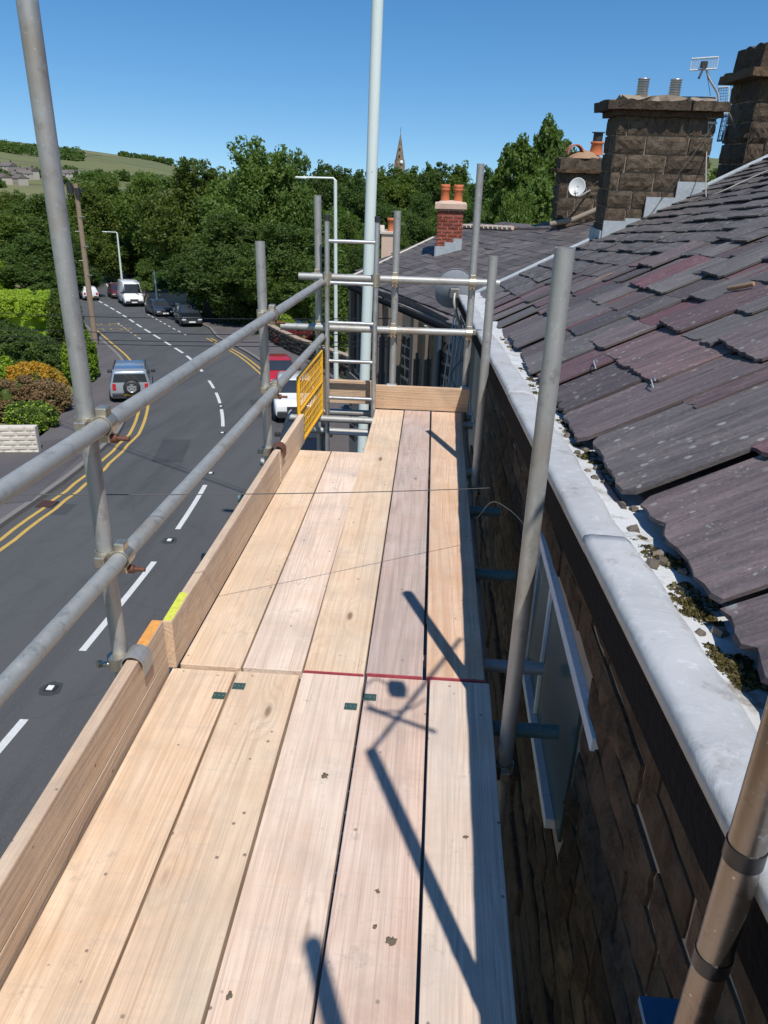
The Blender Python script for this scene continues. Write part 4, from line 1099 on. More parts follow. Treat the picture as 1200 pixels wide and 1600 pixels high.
fbox(-.42, .42, -7, 0, -.3, .03, 'end_pier', plain('pale_pier', (.15, .14, .13), .85, scale=6), HB, slope=zeave)
b = MB(); b.tube([SB + uB*t*.5 + Vector((0, 0, -.07)) + fn*.02 for t in range(int(FL*2)+1)], .05, 8); b.build('gutter', DARKB, HB)
for a in (1.0-.25, 3.6): b = MB(); b.cyl(fac(a, -7, .08), fac(a, zeave(a)-.1, .08), .035, n=10); b.build('downpipe', plain('blue_grey_downpipe', (.05, .07, .11), .5), HB)
# bodies behind the facade
q = [FO - fn*.4, FO + fu*FL - fn*.4, FO + fu*FL - fn*4.2, FO - fn*4.2]
MB().prism([(p.x, p.y) for p in q], -7, -2.2).build('house_body', MORTAR_D, HB)
# red brick chimney on roof B
pc = onB(680, 403); yaw = math.atan2(uB.x, uB.y)
def rotbox(): pass
CW, CD = .50, .62
MC = Matrix.Translation(pc) 
cb = MB().box((pc.x+.02, pc.y+.02, pc.z-.3), (pc.x+CW-.02, pc.y+CD-.02, pc.z+.93)).build('chimney', BRICKM, HB); cb['label'] = 'red brick chimney stack with two orange pots'
BRK = block_set('brick', BRICK, 5, .05)
def lay_bricks(parent, O, u, nout, length, n, ch, bl):
    for j in range(n):
        s = -(.5*bl if j % 2 else 0)
        while s < length:
            a = max(0, s); e = min(length, s+bl)
            if e-a > .03:
                p = Vector(O) + Vector(u)*(a+.006) + Vector((0, 0, ch*j+.006)); dep = .012; wv = e-a-.012
                M = Matrix(((-nout[0]*dep, u[0]*wv, 0, p.x), (-nout[1]*dep, u[1]*wv, 0, p.y), (0, 0, ch-.012, p.z), (0, 0, 0, 1)))
                put('brick', random.choice(BRK), parent, M)
            s += bl
lay_bricks(cb, (pc.x, pc.y+.012, pc.z), (1, 0, 0), (0, -1, 0), CW, 13, .0665, .21)
lay_bricks(cb, (pc.x+.012, pc.y+CD, pc.z), (0, -1, 0), (-1, 0, 0), CD, 13, .0665, .21)
slab(MB(), pc.x-.05, pc.x+CW+.05, pc.y-.05, pc.y+CD+.05, pc.z+.90, pc.z+.99, 3, .006).build('cap_slab', PINKR, cb)
MB().lathe([(.30, 0), (.2, .05), (0, .06)], (pc.x+CW/2, pc.y+CD/2, pc.z+.98), n=16).build('flaunching', PINKR, cb)
for dx in (.13, .38):
    MB().lathe([(.095, 0), (.085, .05), (.075, .2), (.09, .215), (.09, .25), (.085, .255), (.09, .26), (.088, .32), (.06, .32)], (pc.x+dx, pc.y+.3, pc.z+1.0), n=18).build('chimney_pot', TERRA, cb)
for k in range(3):
    x0 = pc.x + CW*k/3; z0_ = pc.z + .02 + k*.075
    MB().box((x0, pc.y-.012, z0_-.05), (x0+CW/3, pc.y-.002, z0_+.20)).build('lead_flashing', FLASH, cb)
MB().box((pc.x-.02, pc.y-.01, pc.z-.12), (pc.x-.004, pc.y+CD, pc.z+.22)).build('lead_flashing', FLASH, cb)
# far stone chimney with dish
c4x = onY(866, 340, 15.6).x
c4 = chimney_body(HB, c4x, c4x+.82, 15.35, 16.0, .25, 1.50, BL_S, .2, .25, .45, MORTAR_D, seed=61, depth=.03, label='squat stone chimney with a white dish and clay pots')
slab(MB(), c4x-.08, c4x+.9, 15.25, 16.1, 1.50, 1.56, 2).build('cap_stone', STONE_D, c4)
slab(MB(), c4x-.02, c4x+.84, 15.33, 16.0, 1.56, 1.74, 4, .02).build('cap_stone', STONE, c4)
MB().lathe([(0, .14), (.2, .1), (.34, 0)], (c4x+.42, 15.65, 1.74), n=14).build('flaunching', TWIG, c4)
MB().lathe([(.13, 0), (.12, .04), (.10, .17), (.12, .19), (.12, .22), (.08, .22)], (c4x+.62, 15.6, 1.80), n=16).build('chimney_pot', TERRA, c4)
b = MB().cyl((c4x+.62, 15.6, 2.02), (c4x+.62, 15.6, 2.16), .085, n=12, caps=False).cyl((c4x+.62, 15.6, 2.16), (c4x+.62, 15.6, 2.175), .12, n=12); b.build('pot_cowl', TRIM, c4)
b = MB(); vs = []; 
for j in range(2):
    for k in range(11):
        a = math.pi*k/10; vs.append((c4x+.24+.13*math.cos(a), 15.45+.35*j, 1.80+.15*math.sin(a)))
b.add(vs, [(k, k+1, 12+k, 11+k) for k in range(10)]); q = b.build('half_round_pot', TERRA, c4); q.modifiers.new('s', 'SOLIDIFY').thickness = .02
b = MB(); b.tube([(c4x-.1, 15.3, .62), (c4x+.3, 15.2, .72), (c4x+.9, 15.15, 1.0)], .05, 7); b.build('flashing_mortar', MORTAR, c4)

# satellite dishes
def dish(c, aim, r, label, mat, arm_to, back=True):
    c = Vector(c); aim = Vector(aim).normalized(); a = Vector((0, 0, 1)); u = aim.cross(a).normalized(); v = u.cross(aim)
    o = thing('satellite_dish', label, 'satellite dish', c)
    b = MB(); vs = []; n = 36; rings = [0, .25, .5, .75, .93, 1.0, 1.03]
    for t in rings:
        for k in range(n):
            an = 2*math.pi*k/n; d = u*math.cos(an)*r*.93*t + v*math.sin(an)*r*t; vs.append(c + d + aim*(r*.28*t*t - (.012 if t > 1 else 0)))
    b.add(vs, [(i*n+k, i*n+(k+1) % n, (i+1)*n+(k+1) % n, (i+1)*n+k) for i in range(len(rings)-1) for k in range(n)], True)
    q = b.build('reflector', mat, o); q.modifiers.new('s', 'SOLIDIFY').thickness = .004
    MB().box((-.05, -.05, -.03), (.05, .05, .0), Matrix.Translation(c - aim*.03) @ Matrix((u, v, aim)).transposed().to_4x4()).build('bracket', GALV, o)
    MB().tube(smoothpts([c - aim*.05, c - aim*.12 - Vector((0, 0, .12)), Vector(arm_to)]), .016, 8).build('mast_arm', GALV, o)
    for e in ((-.05, .04), (.05, .04), (-.03, -r*.62), (.03, -r*.62)):
        p = c + u*e[0] + v*e[1] - aim*(.002 if e[1] > 0 else -.05); MB().cyl(p, p - aim*.02, .007, n=8).build('bolt', RUST, o)
    lp = c + aim*r*1.1 - v*r*.75
    MB().tube([c - v*r*.95 + aim*r*.2, lp], .01, 6).build('feed_arm', GALV, o)
    MB().cyl(lp, lp - aim*.08, .022, n=12).build('receiver', CREAM, o)
    return o
dc = onY(710, 455, 8.8)
dish(dc, (-.12, 1.0, .34), .235, 'grey satellite dish seen from behind beyond the cross rails', DISH, (dc.x+.16, 8.75, dc.z-.55))
dd = onY(902, 293, 14.95)
dish(dd, (-.35, -1.0, .3), .155, 'small white satellite dish on the squat stone chimney', DISHW, (c4x+.55, 15.33, dd.z-.05))
# bundle of pale blue cables and struts below the dish
for k in range(9):
    x0 = dc.x+.02+k*.022; 
    o = MB().tube([(x0, 8.85-.03*k, dc.z-.25-.05*(k % 3)), (x0-.06+.03*(k % 4), 8.8, dc.z-.8), (x0-.12+.035*k, 8.75, dc.z-1.6)], .009, 6).build('conduit', CABLEB)
    tag(o, ['leftmost', 'second from the left', 'third from the left', 'fourth from the left', 'middle', 'fifth from the right', 'third from the right', 'second from the right', 'rightmost'][k] + ' pale blue conduit of the loose bundle hanging below the grey dish', 'conduit', 'bundle of conduits below the dish')
o = MB().tube(smoothpts([(dc.x+.1, 8.8, dc.z-.3), (dc.x+.2, 8.7, dc.z-.6), (dc.x+.02, 8.8, dc.z-.95), (dc.x+.2, 8.7, dc.z-1.2)]), .008, 6).build('black_cable', CABLE); tag(o, 'black looping cable in front of the blue conduits', 'cable')

# aerials on chimney 2 / 3
ta = thing('tv_aerial', 'white flat grid aerial on a bent mast at the corner of the large chimney', 'aerial', (3.05, 9.75, 2.1))
m1 = onY(1122, 175, 9.7); m2 = onY(1122, 148, 9.7); m3 = onY(1108, 122, 9.7); m4 = onY(1102, 100, 9.7)
MB().tube(smoothpts([m1, m2, m3, m4]), .014, 8).build('mast', ALU, ta)
def grid(parent, c0, c1, c2_, nh, nv, mat, r=.004, rail=.012):
    c0, c1, c2_ = map(Vector, (c0, c1, c2_)); c3_ = c1 + c2_ - c0
    MB().tube([c0, c1], rail, 6).tube([c2_, c3_], rail, 6).tube([c0, c2_], r*1.6, 5).tube([c1, c3_], r*1.6, 5).build('grid_frame', mat, parent)
    b = MB()
    for i in range(1, nv): b.tube([c0.lerp(c1, i/nv), c2_.lerp(c3_, i/nv)], r*.6, 4)
    for i in range(1, nh): b.tube([c0.lerp(c2_, i/nh), c1.lerp(c3_, i/nh)], r*.6, 4)
    b.build('grid_bars', mat, parent)
grid(ta, onY(1081, 92, 9.75), onY(1123, 89, 9.65), onY(1078, 110, 9.75), 6, 10, DISHW, .003, .009)
MB().tube([onY(1103, 98, 9.7), onY(1092, 122, 9.55)], .012, 6).box(*[tuple(onY(1100, 101, 9.68)+Vector((s*.03, s*.03, s*.03))) for s in (-1, 1)]).build('feed', TRIM, ta)
MB().tube([onY(1103, 108, 9.7), onY(1107, 130, 9.7), onY(1110, 150, 9.7)], .004, 5).build('cable', CABLE, ta)
for py in (172, 184, 192): 
    MB().box(*[tuple(onY(1113, py, 9.62)+Vector(s)) for s in ((-.05, -.01, -.012), (.05, .12, .012))]).build('wall_bracket', GALV, ta)
MB().tube([onY(1120, 170, 9.65), onY(1112, 205, 9.65)], .018, 6).build('stub_mast', GALV, ta)
tb = thing('tv_aerial', 'blue white grid aerial between the two tall chimneys', 'aerial', tuple(onY(1135, 190, 10.4)))
grid(tb, onY(1123, 137, 10.5), onY(1139, 136, 10.4), onY(1121, 178, 10.5), 9, 4, DISHW, .005, .012)
grid(tb, onY(1129, 182, 10.5), onY(1137, 181, 10.4), onY(1121, 220, 10.5), 5, 3, plain('blue_grid', (.06, .10, .18), .5), .006, .012)
MB().tube([onY(1130, 160, 10.5), onY(1140, 180, 10.6), onY(1150, 200, 10.8)], .012, 6).build('mast', GALV, tb)
# cable from aerial over chimney and roof
o = MB().tube(smoothpts([onY(1113, 195, 9.55), onY(1095, 225, 9.52), onY(1050, 285, 9.5), onY(1020, 330, 9.5), onroof(985, 362, .05), onroof(950, 385, .06), onroof(905, 402, .06), onroof(858, 422, .06), onroof(800, 448, .06), onroof(765, 464, .06)]), .004, 6).build('cable', CABLE)
tag(o, 'dark cable running from the aerial down the large chimney and along the slates', 'cable')
o = MB().tube(smoothpts([onY(1107, 195, 9.6), onY(1104, 240, 9.6), onroof(1103, 302, .05), onroof(1108, 306, .06), onroof(1130, 298, .06), onroof(1160, 284, .06), onroof(1200, 266, .06)]), .006, 6).build('cable', CABLEW)
tag(o, 'pale cable from the bracket curling onto the top slates at the right', 'cable')

# ------------------------------------------------------------------ lower things between deck and wall
lo = thing('bay_roof', 'small mossy green felt roof down between the deck and the wall', 'bay roof', (.35, 1.2, -1.4))
slab(MB(), .05, .478, .55, 1.78, -1.30, -1.22, 3, .006).build('felt', TEAL, lo)
MB().box((.08, .6, -6.0), (.45, 1.7, -1.30)).build('bay_wall', STONE_D, lo)
MB().box((.03, .52, -1.33), (.055, 1.8, -1.19)).build('edge_trim', TRIM, lo)
o = MB().box((.392, .52, .395), (.494, .845, .41)).build('blue_board', BLUEB); tag(o, 'blue board edge low in the bottom right corner', 'board')
# ------------------------------------------------------------------ street furniture
def lamp(base, top, arm, r0, r1, label, mat=LAMPG, lantern=True):
    base = Vector(base); top = Vector(top); o = thing('street_lamp', label, 'street lamp', base, 'street lamps')
    mid = base.lerp(top, .16)
    MB().cyl(base, mid, r0*1.35, n=16).build('lower_column', LAMPG if mat is LAMPG else mat, o)
    MB().cyl(mid, top, r0, r1, n=20).build('column', mat, o)
    e = top + Vector(arm)
    MB().tube([top - Vector((0, 0, .02)), top + Vector(arm)*.06 + Vector((0, 0, .06)), e], r1*.55, 8).build('arm', mat, o)
    d = Vector(arm).normalized(); s = d.cross(Vector((0, 0, 1)))
    e = top + Vector(arm)*.86
    Mx = Matrix.Translation(e) @ Matrix((d, s, Vector((0, 0, 1)))).transposed().to_4x4()
    MB().box((-.05, -.09, -.05), (.42, .09, .03), Mx).build('lantern', mat, o, bevel=.03)
    return o
lb = onY(560, 880, 10.5); lb = onY(566, 705, 10.2); lt = onY(590, 0, 10.2); dr = (lt-lb)/(lt.z-lb.z)
zb_ = gzf(lb.x, 10.2)+.1; lamp(lb + dr*(zb_-lb.z), lt + dr*(5.0-lt.z), (-1.2, .1, .15), .072, .066, 'tall chipped pale green lamp column rising out of the top of the photo', LAMPCH)
tp = onY(524, 281, 34); lamp((onY(525, 600, 34.1).x, 34.1, gzf(-4.4, 34.1)+.1), tp, onY(470, 277, 34)-tp, .085, .07, 'white lamp column with an arm to the left, behind the ladder')
tp = onY(183, 364, 84); lamp((onY(192, 452, 84).x, 84, gzf(-34, 84)), tp, onY(163, 362, 84)-tp, .11, .08, 'small pale green lamp column at the far bend behind the white van')
tp = onY(216, 354, 110); 
# telegraph pole
tpp = thing('telegraph_pole', 'wooden telegraph pole with a black transformer head at the left pavement', 'telegraph pole', (-19.3, 42.5, gzf(-19.3, 42.5)))
tb_ = Vector((-19.3, 42.5, gzf(-19.3, 42.5))); tt_ = onY(118, 287, 42.5)
MB().cyl(tb_, tt_, .17, .12, n=14).build('pole', WPOLE, tpp)
for px, py in ((108, 292), (110, 296), (121, 300)):
    p = onY(px, py, 42.4); MB().cyl(p-Vector((0, 0, .2)), p+Vector((0, 0, .2)), .14, n=10).build('junction_can', TRIM, tpp)
MB().box(tuple(tt_ + Vector((-.5, -.06, -.35))), tuple(tt_ + Vector((.45, .06, -.25)))).build('cross_arm', TRIM, tpp)
for k in range(6):
    z = tt_.z - 1.6 - k*.75; sx = (-1)**k; MB().cyl((tb_.x+.1*0, 42.4, z), (tb_.x+sx*.32+.1, 42.3, z), .02, n=6).build('step_iron', GALV, tpp)
for (ya, yb, yl, yr) in ((488, 492, 0, 0), (512, 517, 0, 0), (524, 529, 0, 0), (530, 536, 0, 0)):
    o = MB().tube(catenary(onY(-60, ya-3, 26), onY(745, yb+4, 12.2), .12, 30), .009, 5).build('overhead_line', BLACK)
    tag(o, {488: 'topmost overhead line crossing the road, over the van and parked cars', 512: 'second overhead line crossing the road', 524: 'third overhead line, just above the lowest', 530: 'lowest overhead line crossing the road above the silver car'}[ya], 'overhead line', 'overhead lines across the street')
# small sign post on right
sp = onY(241, 423, 66); sgb = Vector((onY(247, 480, 66).x, 66, gzf(-23.9, 66)))
sg = thing('sign_post', 'slim pale post standing on the verge between van and dark saloon', 'post', sgb)
MB().cyl(sgb, sp, .07, n=10).build('post', LAMPG, sg); MB().cyl(sgb, sgb + (sp-sgb)*.35, .1, n=10).build('sleeve', WHITE, sg)

# ------------------------------------------------------------------ cars
def car(name, label, cat, at, heading, paintm, spec, group='parked cars', roofm=None, rearwheel=False, plates=True, sc=.9):
    """spec: dict with stations [(y, zbelt, zroof, w, wroof)], wheels, ground clearance"""
    at = Vector(at); o = thing(name, label, cat, (0, 0, 0), group)
    st = spec['st']; zl = spec['zl']; rings = []; b = MB()
    for (y, zb, zr, w_, wr_) in st:
        half = [(w_*.90, zl), (w_*.985, zl+.10), (w_, zl+(zb-zl)*.5), (w_*.985, zb-.08), (w_*.93, zb), (wr_+ (w_*.93-wr_)*.12 if zr > zb+.05 else w_*.80, zr-.07 if zr > zb+.05 else zb+.012), (wr_*.86 if zr > zb+.05 else w_*.5, zr if zr > zb+.05 else zb+.03)]
        rings.append([Vector((x, y, z)) for x, z in half] + [Vector((-x, y, z)) for x, z in reversed(half)])
    m = len(rings[0]); vs = sum(rings, [])
    fs = [(i*m+k, (i+1)*m+k, (i+1)*m+(k+1) % m, i*m+(k+1) % m) for i in range(len(st)-1) for k in range(m)]
    fs += [tuple(range(m)), tuple((len(st)-1)*m+k for k in range(m-1, -1, -1))]
    b.add(vs, fs, True); bo = b.build('body', paintm, o, world=False)
    bv = bo.modifiers.new('bevel', 'BEVEL'); bv.width = .035; bv.segments = 2; bv.limit_method = 'ANGLE'; bv.angle_limit = rad(35)
    def quad(nm, pts, mat, th=.012, off=.004):
        P_ = [Vector(p) for p in pts]; n_ = (P_[1]-P_[0]).cross(P_[-1]-P_[0]).normalized(); c = sum(P_, Vector())/len(P_)
        if n_.dot(c - Vector((0, 0, .8))) < 0: n_ = -n_
        k = len(P_); bb = MB().add([p + n_*(off+th) for p in P_] + [p + n_*(off-.01) for p in P_], [tuple(range(k)), tuple(range(2*k-1, k-1, -1))] + [(i, (i+1) % k, k+(i+1) % k, k+i) for i in range(k)])
        return bb.build(nm, mat, o, world=False)
    # glazing between neighbouring stations
    def corner(i, sx, lo, fr=1.0):
        r = rings[i]; B, T = r[4], r[5]; p = B.lerp(T, lo); return Vector((sx*p.x, p.y, p.z))
    for i, j in spec['side']:
        for sx in (1, -1):
            A = corner(i, sx, .10); Bq = corner(j, sx, .10); C_ = corner(j, sx, .92); D = corner(i, sx, .92)
            quad('side_window', [A.lerp(Bq, .05), Bq.lerp(A, .05), C_.lerp(D, .05), D.lerp(C_, .05)], GLASS)
    def across(i, j, t0, t1, nm, mat=GLASS, shr=.08):
        # screen from station i belt to station j roof
        bl, br = rings[i][4], Vector((-rings[i][4].x, rings[i][4].y, rings[i][4].z)); tl, tr = rings[j][5], Vector((-rings[j][5].x, rings[j][5].y, rings[j][5].z))
        tl = tl + Vector((0, 0, .035)); tr = tr + Vector((0, 0, .035))
        P_ = [bl.lerp(tl, t0), br.lerp(tr, t0), br.lerp(tr, t1), bl.lerp(tl, t1)]
        P_ = [Vector((p.x*(1-shr), p.y, p.z)) for p in P_]
        return quad(nm, P_, mat, off=spec.get('soff', .02))
    across(spec['ws'][0], spec['ws'][1], .06, .93, 'windscreen')
    across(spec['rs'][0], spec['rs'][1], spec.get('rs0', .08), .88, 'rear_window')
    # wheels
    R_ = spec['R']
    tyre = MB().lathe([(R_*.60, -.11), (R_*.95, -.11), (R_, -.07), (R_, .07), (R_*.95, .11), (R_*.60, .11)], axis='x', n=24).mesh('tyre', BLACK)
    rb_ = MB().lathe([(0, .06), (R_*.16, .075), (R_*.18, .05), (R_*.2, .02), (R_*.55, .01), (R_*.6, .09), (R_*.64, .09)], axis='x', n=24)
    for k in range(5):
        a = k*2*math.pi/5; Mx = Matrix.Rotation(a, 4, 'X'); rb_.box((.03, -.045, R_*.1), (.085, .045, R_*.6), Mx)
    rim = rb_.mesh('rim', RIM); hub = MB().lathe([(R_+.05, 0), (R_+.05, -.12), (0, -.12)], axis='x', n=24)
    hubm = MB().lathe([(0, .0), (R_+.055, .0), (R_+.055, -.12)], axis='x', n=24).mesh('wheel_arch', TRIM)
    wy = spec['wy']
    for y in wy:
        for sx in (1, -1):
            W_ = spec['W']; Mx = Matrix.Translation((sx*(W_-.10), y, R_)) @ (Matrix.Identity(4) if sx > 0 else Matrix.Rotation(math.pi, 4, 'Z'))
            A_ = put('wheel_arch', hubm, o, Matrix.Translation((sx*(W_+.006), y, R_)) @ (Matrix.Identity(4) if sx > 0 else Matrix.Rotation(math.pi, 4, 'Z')), world=False)
            t_ = put('wheel', tyre, o, Matrix.Translation((sx*.015, 0, 0)) @ Mx, world=False)
            rr = bpy.data.objects.new('rim', rim); COL.objects.link(rr); rr.parent = t_
    yf = st[-1][0]; yr = st[0][0]; zbF = st[-1][1]; zbR = st[0][1]; wF = st[-1][3]; wR = st[0][3]
    for sx in (1, -1):
        hl = spec.get('hl', (.62, .15, .07)); c = (sx*wF*.80, yf-.02, zbF-.16)
        if spec.get('round'): MB().lathe([(0, .05), (.06, .045), (.10, .02), (.115, -.03)], (c[0], c[1]-.05, c[2]+.02), axis='y', n=20).build('headlight', CLEAR, o, world=False)
        else: MB().box((c[0]-.17, c[1]-.08, c[2]-.06), (c[0]+.17, c[1]+.035, c[2]+.06)).build('headlight', CLEAR, o, world=False, bevel=.03)
        tl = spec.get('tl', (.10, .14)); MB().box((sx*wR*.84-tl[0], yr-.02, zbR-.10-tl[1]), (sx*wR*.84+tl[0], yr+.10, zbR-.10+tl[1])).build('tail_light', REDL, o, world=False, bevel=.02)
        i = spec['ws'][0]; mr = rings[i][4]
        MB().box((sx*(mr.x+.02)-.0, mr.y-.32, mr.z+.03), (sx*(mr.x+.24), mr.y-.18, mr.z+.19)).build('door_mirror', spec.get('mirm', TRIM), o, world=False, bevel=.03)
    MB().box((-wF*.94, yf-.06, zl-.02), (wF*.94, yf+.07, zl+.24)).build('front_bumper', spec.get('bm', TRIM), o, world=False, bevel=.04)
    MB().box((-wR*.96, yr-.09, zl-.02), (wR*.96, yr+.06, zl+.26)).build('rear_bumper', spec.get('bmr', TRIM), o, world=False, bevel=.04)
    MB().box((-wF*.45, yf-.0, zl+.27), (wF*.45, yf+.035, zl+.42)).build('grille', TRIM, o, world=False, bevel=.01)
    if plates:
        MB().box((-.26, yf+.07, zl+.07), (.26, yf+.085, zl+.18)).build('front_plate', WPLATE, o, world=False)
        MB().box((-.26, yr-.105, zl+.13), (.26, yr-.088, zl+.25)).build('rear_plate', AMBER, o, world=False)
    if roofm:
        i0, i1 = spec['roof']; P_ = []
        a, c = rings[i0][6], rings[i1][6]
        MB().box((-a.x*1.02, min(a.y, c.y), min(a.z, c.z)+.0), (a.x*1.02, max(a.y, c.y), max(a.z, c.z)+.022)).build('roof_panel', roofm, o, world=False, bevel=.015)
    if spec.get('rails'):
        i0, i1 = spec['roof']
        for sx in (1, -1):
            a, c = rings[i0][5], rings[i1][5]; MB().tube([(sx*a.x*.95, a.y+.1, a.z+.04), (sx*a.x*.95, a.y+.2, a.z+.13), (sx*c.x*.95, c.y-.2, c.z+.13), (sx*c.x*.95, c.y-.1, c.z+.04)], .025, 8).build('roof_rail', TRIM, o, world=False)
    if rearwheel:
        T = Matrix.Translation((.06, yr-.16, zl+.56)) @ Matrix.Rotation(-math.pi/2, 4, 'Z') @ Matrix.Diagonal((1, .94, .94, 1))
        T = Matrix.Translation((.06, yr-.16, zl+.56)) @ Matrix.Rotation(-math.pi/2, 4, 'Z')
        t_ = put('spare_wheel', tyre, o, T, world=False); rr = bpy.data.objects.new('rim', rim); COL.objects.link(rr); rr.parent = t_
    # seat the car on the sloping ground
    hd = Vector((math.sin(heading), math.cos(heading), 0)); rg_ = Vector((hd.y, -hd.x, 0))
    def hz(p): return gzf(p.x, p.y)
    zf = hz(at+hd*1.3); zr_ = hz(at-hd*1.3); zL = hz(at-rg_*.8); zR = hz(at+rg_*.8)
    Yv = (hd*2.6 + Vector((0, 0, zf-zr_))).normalized(); Xv = (rg_*1.6 + Vector((0, 0, zR-zL))).normalized(); Zv = Xv.cross(Yv).normalized(); Xv = Yv.cross(Zv)
    Mw = Matrix((Xv, Yv, Zv)).transposed().to_4x4(); 
    o.scale = (sc, sc, sc*spec.get('sz', 1)); o.rotation_mode = 'QUATERNION'; o.rotation_quaternion = Mw.to_quaternion(); o.location = (at.x, at.y, (zf+zr_)/2 + spec.get('lift', 0) + .004)
    return o
SUV = dict(st=[(-2.12, 1.02, 1.06, .80, .62), (-2.08, 1.08, 1.66, .86, .66), (-1.85, 1.10, 1.76, .90, .68), (-.6, 1.08, 1.80, .91, .69), (.35, 1.06, 1.76, .91, .67), (1.02, 1.04, 1.08, .90, .7), (1.9, .96, .98, .88, .6), (2.15, .82, .84, .80, .55)],
           zl=.36, side=[(2, 3), (3, 4)], ws=(5, 4), rs=(1, 1), rs0=.12, R=.36, wy=(-1.32, 1.32), W=.91, roof=(2, 4), rails=True, tl=(.075, .17), soff=.03)
HATCH = dict(st=[(-1.95, .82, .84, .74, .5), (-1.86, .92, 1.30, .80, .56), (-1.55, .94, 1.42, .84, .58), (-.5, .92, 1.46, .86, .60), (.25, .90, 1.40, .86, .58), (.95, .88, .92, .85, .6), (1.7, .78, .80, .82, .5), (1.95, .62, .64, .74, .5)],
             zl=.24, side=[(2, 3), (3, 4)], ws=(5, 4), rs=(0, 2), rs0=.2, R=.31, wy=(-1.22, 1.25), W=.86, roof=(2, 4), soff=.03)
SALOON = dict(st=[(-2.25, .86, .88, .76, .5), (-2.1, .96, .98, .84, .56), (-1.55, .98, 1.02, .88, .58), (-.95, .96, 1.38, .89, .58), (0, .94, 1.42, .90, .60), (.45, .92, 1.36, .90, .58), (1.15, .90, .94, .88, .6), (2.0, .78, .80, .84, .5), (2.25, .62, .64, .76, .5)],
              zl=.22, side=[(3, 4), (4, 5)], ws=(6, 5), rs=(2, 3), R=.32, wy=(-1.4, 1.38), W=.90, roof=(3, 5), soff=.03)
VAN = dict(st=[(-2.6, 1.25, 2.3, .92, .80), (-2.5, 1.28, 2.38, .98, .82), (-.5, 1.28, 2.42, 1.0, .84), (1.15, 1.26, 2.36, 1.0, .82), (1.45, 1.26, 2.2, .99, .78), (2.15, 1.22, 1.26, .97, .7), (2.65, .98, 1.0, .94, .7), (2.8, .75, .78, .88, .6)],
           zl=.34, side=[(4, 5)], ws=(5, 4), rs=(0, 0), R=.35, wy=(-1.75, 1.9), W=1.0, roof=(1, 3), soff=.05)
MINI = dict(HATCH); MINI['st'] = [(-1.8, .88, .90, .74, .5), (-1.74, .96, 1.28, .80, .58), (-1.5, .98, 1.44, .84, .62), (-.5, .97, 1.48, .86, .64), (.3, .96, 1.44, .86, .62), (.85, .94, .98, .85, .62), (1.65, .86, .88, .82, .56), (1.85, .66, .68, .76, .5)]
MINI['round'] = True; MINI['wy'] = (-1.18, 1.18); MINI['side'] = [(2, 3), (3, 4)]
car('parked_car', 'silver off roader with a spare wheel on its back door, half on the left pavement', 'car', (-12.2, 29.7, 0), rad(-20), SILV, dict(SUV, sz=.88), roofm=BLUEROOF, rearwheel=True, sc=.88)
car('parked_van', 'white high roofed van facing the camera on the right at the bend', 'van', (-26.6, 66.6, 0), rad(180-29), WHT, VAN, sc=.84)
car('parked_car', 'dark maroon car almost hidden behind the white van', 'car', (-30.2, 72.6, 0), rad(180-30), MAROON, HATCH, sc=.85)
car('parked_car', 'dark blue grey saloon parked behind the black car', 'car', (-21.6, 59.6, 0), rad(180-34), DKBLUE, SALOON, sc=.82)
car('parked_car', 'black people carrier with white number plate facing the camera under the trees', 'car', (-17.6, 54.2, 0), rad(180-26), BLKP, dict(SUV, lift=-.05, rails=False), sc=.84)
car('moving_car', 'small white car in the left lane at the far bend', 'car', (-31.8, 70.0, 0), rad(-30), WHT, HATCH, group=None, sc=.82)
car('parked_car', 'bright red small car parked on the right, behind the white one', 'car', (-6.85, 33.3, 0), rad(180-17), REDP, HATCH, sc=.84)
car('parked_car', 'white rounded car with round headlight seen below the toe board', 'car', (-5.2, 27.9, 0), rad(180-12), WHT, MINI, sc=.94)
car('parked_car', 'black car mostly hidden behind the toe board and yellow gate', 'car', (-3.85, 22.1, 0), rad(180-8), BLKP, HATCH, sc=.84)
car('parked_car', 'pale car on the drive under the big trees at the right', 'car', (-12.6, 57.5, 0), rad(60), SILV, HATCH)
car('parked_car', 'silver car roof half hidden behind the red shrub and stone wall', 'car', (-8.9, 54.0, 0), rad(80), SILV, HATCH, sc=.78)

# ------------------------------------------------------------------ vegetation
def leaves(cent, nper, leaf, rng, flat=.35):
    """leaf quads round the clump centres; cent: (n,4) x,y,z,r"""
    n = len(cent); c = np.repeat(cent[:, :3], nper, 0); r = np.repeat(cent[:, 3], nper)
    d = rng.normal(0, 1, (n*nper, 3)); d /= np.linalg.norm(d, axis=1)[:, None]
    rr = r*rng.uniform(.35, 1.0, n*nper)**.6
    p = c + d*rr[:, None]*[1, 1, .75]
    a = rng.normal(0, 1, (n*nper, 3)) + d*.0; a[:, 2] *= .6; a /= np.linalg.norm(a, axis=1)[:, None]
    nn = d*.8 + [0, 0, .5] + rng.normal(0, .6, (n*nper, 3)); b_ = np.cross(nn, a); b_ /= np.maximum(1e-6, np.linalg.norm(b_, axis=1))[:, None]
    L = leaf*rng.uniform(.55, 1.35, (n*nper, 1))
    return np.stack([p - a*L, p - b_*L*.55, p + a*L, p + b_*L*.55], 1).reshape(-1, 3)
def quads_mesh(name, V, mat, extra=None):
    n = len(V)//4; me = bpy.data.meshes.new(name)
    me.vertices.add(len(V)); me.vertices.foreach_set('co', V.astype(np.float32).ravel())
    me.loops.add(4*n); me.loops.foreach_set('vertex_index', np.arange(4*n, dtype=np.int32))
    me.polygons.add(n); me.polygons.foreach_set('loop_start', np.arange(0, 4*n, 4, dtype=np.int32))
    me.materials.append(mat); me.update(calc_edges=True); return me
